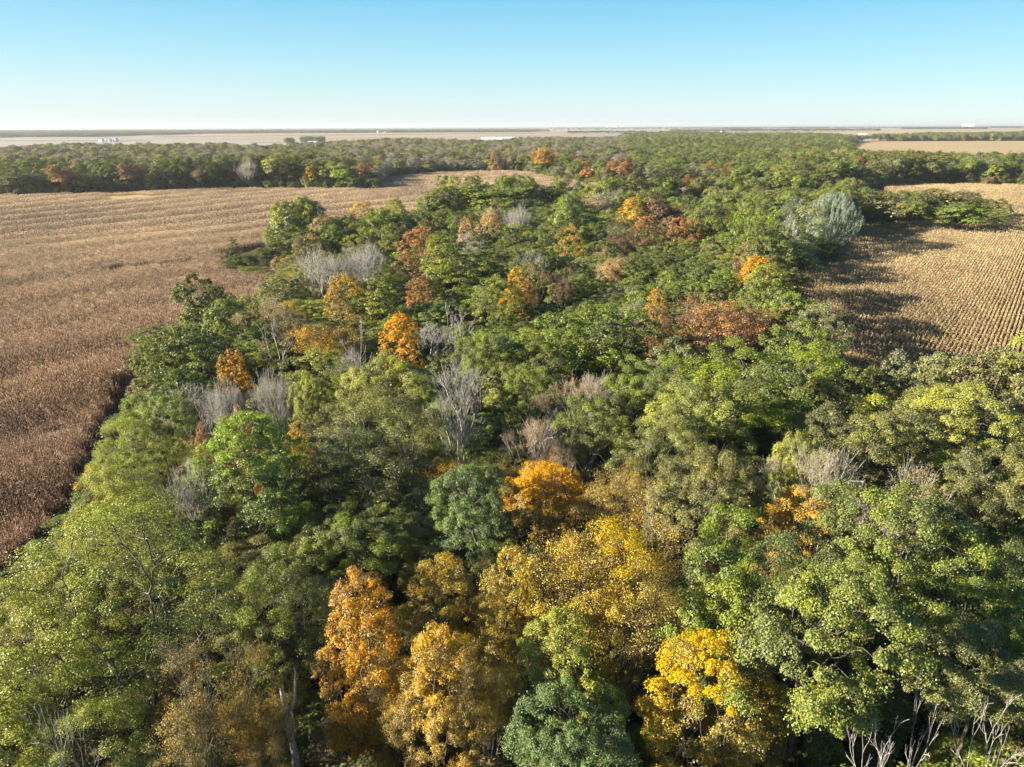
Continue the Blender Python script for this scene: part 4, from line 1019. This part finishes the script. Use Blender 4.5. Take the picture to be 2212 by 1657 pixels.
# ------------------------------------------------------------------ far farm buildings and things
M_STEEL = paint('galvanised_steel', (.55, .58, .60), .35, .55); M_WHITE = paint('white_siding', (.80, .80, .78), .6, var=.08); M_ROOFG = paint('grey_roof', (.36, .37, .38), .6)
M_ROOFD = paint('dark_roof', (.10, .10, .10), .7); M_GLASS = paint('window_glass', (.03, .035, .04), .15, var=.05); M_CONC = paint('concrete', (.58, .56, .52), .85); M_BLUE = paint('blue_panel', (.16, .27, .42), .5)
M_RED = paint('red_siding', (.35, .06, .04), .6); M_TYRE = paint('black_rubber', (.02, .02, .02), .8); M_ROOFW = paint('white_roof', (.78, .79, .80), .45, var=.06); M_GRN = paint('green_metal', (.05, .2, .05), .4)
def grain_bin(px, py, r, h, label, dark=False):
    p = at(px, py); o = empty('grain_bin', (p.x, p.y, 0), math.atan2(-p.x, p.y)); tag(o, label, 'grain bin', 'grain bins beyond the left woods')
    b = MB(); n = int(h / .9)
    pts = []
    for i in range(n): z0 = i * h / n; z1 = (i + 1) * h / n; pts += [(r, z0), (r * 1.006, (z0 + z1) / 2), (r, z1 - .01)]
    b.lathe(pts, 28); b.build('bin_wall', M_STEEL if not dark else M_ROOFG, o)
    MB().lathe([(r * 1.05, h), (r * .12, h + r * .55)], 28).build('roof', M_STEEL if not dark else M_ROOFD, o)
    MB().lathe([(r * .12, h + r * .55), (r * .12, h + r * .55 + .7), (.05, h + r * .55 + 1.0)], 12).build('cap', M_STEEL, o)
    MB().box(-.6, .6, -r - .12, -r + .2, .1, 2.1).build('door', M_ROOFG, o)
    l = MB(); l.tube((r * .7, -r * .76, 0), (r * .7, -r * .76, h), .05); l.tube((r * .74, -r * .72, 0), (r * .74, -r * .72, h), .05); l.build('ladder', M_STEEL, o)
    return o
grain_bin(217, 307.2, 4.6, 8.2, 'leftmost steel grain bin of the far row, partly behind another'); grain_bin(221.5, 307.4, 5.0, 8.0, 'second steel grain bin from the left, standing forward of the leftmost')
grain_bin(232.5, 307.2, 4.6, 8.2, 'middle steel grain bin with dark cap, left one of its pair'); grain_bin(238, 307.5, 5.0, 7.6, 'middle steel grain bin, right one of its pair')
grain_bin(245, 307.3, 2.6, 5.2, 'small dark grain bin between the large ones', True); grain_bin(252, 307.0, 6.0, 8.8, 'rightmost and largest steel grain bin of the far row')

def building(name, px, py, wid, dep, h, rh, wall, roof, label, cat, rot=0.0, wins=0, door=True, round_=False):
    p = at(px, py); o = empty(name, (p.x, p.y, 0), math.atan2(-p.x, p.y) * 1.0 + rot); tag(o, label, cat)
    MB().box(-wid/2, wid/2, -dep/2, dep/2, 0, h).build('wall', wall, o)
    if round_:
        pts = [(-wid/2 - .3, h)] ; a = [(-math.cos(math.pi*i/12), math.sin(math.pi*i/12)) for i in range(13)]
        pr = [(q[0] * (dep/2 + .3), h + .01 + q[1] * rh) for q in a]; b = MB(); n = len(pr)
        v = [(x, q[0], q[1]) for x in (-wid/2 - .3, wid/2 + .3) for q in pr]
        b.add(v, [(i, i+1, n+i+1, n+i) for i in range(n-1)] + [tuple(range(n-1,-1,-1)), tuple(range(n, 2*n)), (0, n, 2*n-1, n-1)]); b.build('roof', roof, o)
    else:
        MB().gable(-wid/2 - .4, wid/2 + .4, -dep/2 - .5, dep/2 + .5, h + .25, h + rh + .25).build('roof', roof, o)
        g = MB()
        for x in (-wid/2, wid/2 - .2): g.add([(x,-dep/2,h),(x+.2,-dep/2,h),(x+.2,dep/2,h),(x,dep/2,h),(x,0,h+rh),(x+.2,0,h+rh)], [(0,3,2,1),(0,1,5,4),(2,3,4,5),(0,4,3),(1,2,5)])
        g.build('gable', wall, o)
    if door: MB().box(-wid*.09, wid*.09, -dep/2 - .08, -dep/2 + .1, 0.02, h * .72).build('door', M_ROOFG, o)
    for i in range(wins):
        x = (i + .5) / wins * wid - wid / 2
        if abs(x) < wid * .12: continue
        w = MB().box(x - .7, x + .7, -dep/2 - .07, -dep/2 + .1, h * .35, h * .35 + 1.5).build('window', M_WHITE, o)
        MB().box(x - .55, x + .55, -dep/2 - .1, -dep/2 - .06, h * .35 + .15, h * .35 + 1.35).build('pane', M_GLASS, w)
    return o
building('farmhouse', 676, 312.5, 22, 11, 4.2, 3.6, M_WHITE, M_ROOFW, 'white farmhouse with pale metal roof among trees, left of centre', 'house', .15, 6)
building('garage', 697, 312.8, 8, 7, 3, 1.6, M_WHITE, M_ROOFD, 'small white garage right of the farmhouse', 'garage')
building('warehouse', 1078, 304.5, 88, 26, 6, 4.5, M_WHITE, M_ROOFW, 'long white round roofed shed behind the grey woods', 'shed', .1, 0, True, True)
wb = building('warehouse', 1063, 306.3, 60, 22, 7, 4.0, M_WHITE, M_ROOFW, 'nearer white round roofed shed with bluish end wall', 'shed', -.12, 0, True, True)
MB().box(29.9, 30.15, -10, 10, .2, 6.9).build('end_panel', M_BLUE, wb)
building('barn', 650, 288.2, 36, 22, 7, 5, M_WHITE, M_ROOFG, 'white gabled barn with pale front at the far treeline', 'barn', .6, 0)
building('barn', 692, 287.4, 60, 24, 9, 4, M_WHITE, M_ROOFW, 'large white shed with dark door openings at the far treeline', 'barn', .2, 4)
building('farmhouse', 667, 286.6, 24, 14, 7, 4, M_WHITE, M_ROOFW, 'white house half hidden between two far barns', 'house', .1, 3)
building('barn', 424, 289.2, 20, 14, 7, 4, M_WHITE, M_ROOFG, 'small white barn pair member at the far left fields', 'barn', .4)
building('barn', 434, 289.3, 18, 12, 5, 4, M_CONC, M_ROOFG, 'small dun barn right of the small white barn', 'barn', -.2)
building('barn', 366, 290.3, 16, 10, 4, 3, M_WHITE, M_ROOFW, 'leftmost small white barn on the far field', 'barn', .2)
building('farmhouse', 818, 287.4, 20, 14, 9, 5, M_WHITE, M_ROOFG, 'tall white house on the far field left of a dark clump', 'house', .3, 3)
building('barn', 830, 287.6, 20, 10, 4, 2.5, M_WHITE, M_ROOFW, 'low white shed beside the tall white house', 'barn', .1)
building('barn', 952, 285.4, 22, 12, 5, 3, M_WHITE, M_ROOFG, 'small white barn below the far treeline at centre', 'barn', .1)
building('barn', 1862, 292.2, 30, 12, 4, 2, M_WHITE, M_ROOFW, 'low white roofed shed beyond the right woods', 'barn', .05)
building('barn', 1372, 285.0, 26, 14, 7, 4, M_WHITE, M_ROOFG, 'white barn on the horizon right of centre', 'barn', .2)
building('barn', 1535, 288.6, 30, 14, 5, 3, M_CONC, M_ROOFG, 'low dun farm shed behind the woods right of centre', 'barn', .2)
building('barn', 1560, 287.6, 20, 14, 7, 4, M_WHITE, M_ROOFD, 'white barn with dark doorway behind the woods', 'barn', .5)
for i, (px, h, nm) in enumerate(((2049, 9, 'leftmost'), (2056, 7, 'second'), (2064, 7, 'third'))):
    o = grain_bin(px, 278.4, 11, h, f'{nm} steel bin of the far right farmstead'); o['group'] = 'grain bins of the far right farmstead'
# horizon towns: elevators as clusters of silos
def elevator(px, py, n, r, h, label, head=True):
    p = at(px, py); o = empty('grain_elevator', (p.x, p.y, 0), math.atan2(-p.x, p.y)); tag(o, label, 'grain elevator')
    for i in range(n):
        x = (i - (n - 1) / 2) * r * 2.05; MB().lathe([(r, 0), (r, h)], 20, (x, 0)).build('silo', M_CONC, o)
    MB().box(-(n - 1) * r * 1.02, (n - 1) * r * 1.02, -r * .5, r * .5, h + .02, h + r * .5).build('gallery', M_CONC, o)
    if head: MB().box(-r * .6, r * .6, -r * .7, r * .7, h + r * .5 + .02, h * 1.28).build('headhouse', M_CONC, o)
    return o
elevator(2090, 277.2, 6, 9, 36, 'pale concrete grain elevator at the far right horizon', False)
elevator(1328, 277.6, 3, 10, 40, 'tallest pale elevator on the horizon right of centre'); elevator(1312, 277.6, 2, 8, 32, 'left pale elevator in the horizon town', False); elevator(1343, 277.6, 2, 8, 30, 'right pale elevator in the horizon town', False)
elevator(690, 281.3, 3, 5, 20, 'white silos peeping over the far left treeline', False)

# grain truck on the road
p = at(597, 318.2); tr = empty('grain_truck', (p.x, p.y, .7), math.atan2(-p.x, p.y) + .03); tag(tr, 'white grain truck on the far road', 'truck')
MB().prof([(-8.5,1.1),(4.0,1.1),(4.2,3.7),(-8.7,3.7)], -1.25, 1.25).build('trailer', M_WHITE, tr)
MB().prof([(4.7,.7),(8.6,.7),(8.6,1.9),(7.2,2.1),(6.7,3.4),(4.7,3.5)], -1.2, 1.2).build('cab', M_WHITE, tr)
MB().box(-8.3, 8.3, -.5, .5, .55, .95).build('chassis', M_ROOFD, tr)
MB().prof([(6.72,2.25),(7.12,2.2),(6.66,3.2)], -1.23, 1.23).build('cab_window', M_GLASS, tr)
for x in (-7.2, -6.0, 3.4, 4.6, 7.6):
    for y in (-1.15, .85):
        b = MB(); b.tube((x, y, .5), (x, y + .3, .5), .5, 14); b.build('wheel', M_TYRE, tr)
# combine working the far field, trailing dust
p = at(897, 285.9); cb = empty('combine_harvester', (p.x, p.y, .7), .3); tag(cb, 'tiny dark combine harvester on the far field', 'harvester')
MB().prof([(-4,1.2),(3,1.2),(3.4,2.4),(2.0,3.9),(-3.6,3.8)], -1.6, 1.6).build('body', M_GRN, cb)
MB().box(2.2, 3.6, -1, 1, 2.6, 4.0).build('cab', M_GLASS, cb); MB().box(4.2, 5.4, -4, 4, .3, 1.2).build('header', M_GRN, cb)
for x, r in ((2, 1.0), (-3, .7)):
    for y in (-1.9, 1.3): MB().tube((x, y, r), (x, y + .6, r), r, 14).build('wheel', M_TYRE, cb)

# ------------------------------------------------------------------ the air between here and the horizon
hz = MB().box(-30000, 30000, -2500, 30000, -8, 62); me = bpy.data.meshes.new('haze'); me.from_pydata(hz.v, [], hz.f)
hm, ht = nmat('haze'); n_ = N(ht)
pv = n_('ShaderNodeVolumePrincipled', {'Color': (.90, .93, .95, 1), 'Density': 0.000065, 'Anisotropy': 0.2})
n_('ShaderNodeOutputMaterial', {1: pv.outputs[0]}); me.materials.append(hm); me.update()
tag(link('haze', me), 'thin pale haze in the air over the plain', kind='stuff')
print('trees', len(TREES), 'single', len(single), 'belts', len(BF), 'undergrowth', len(UG))
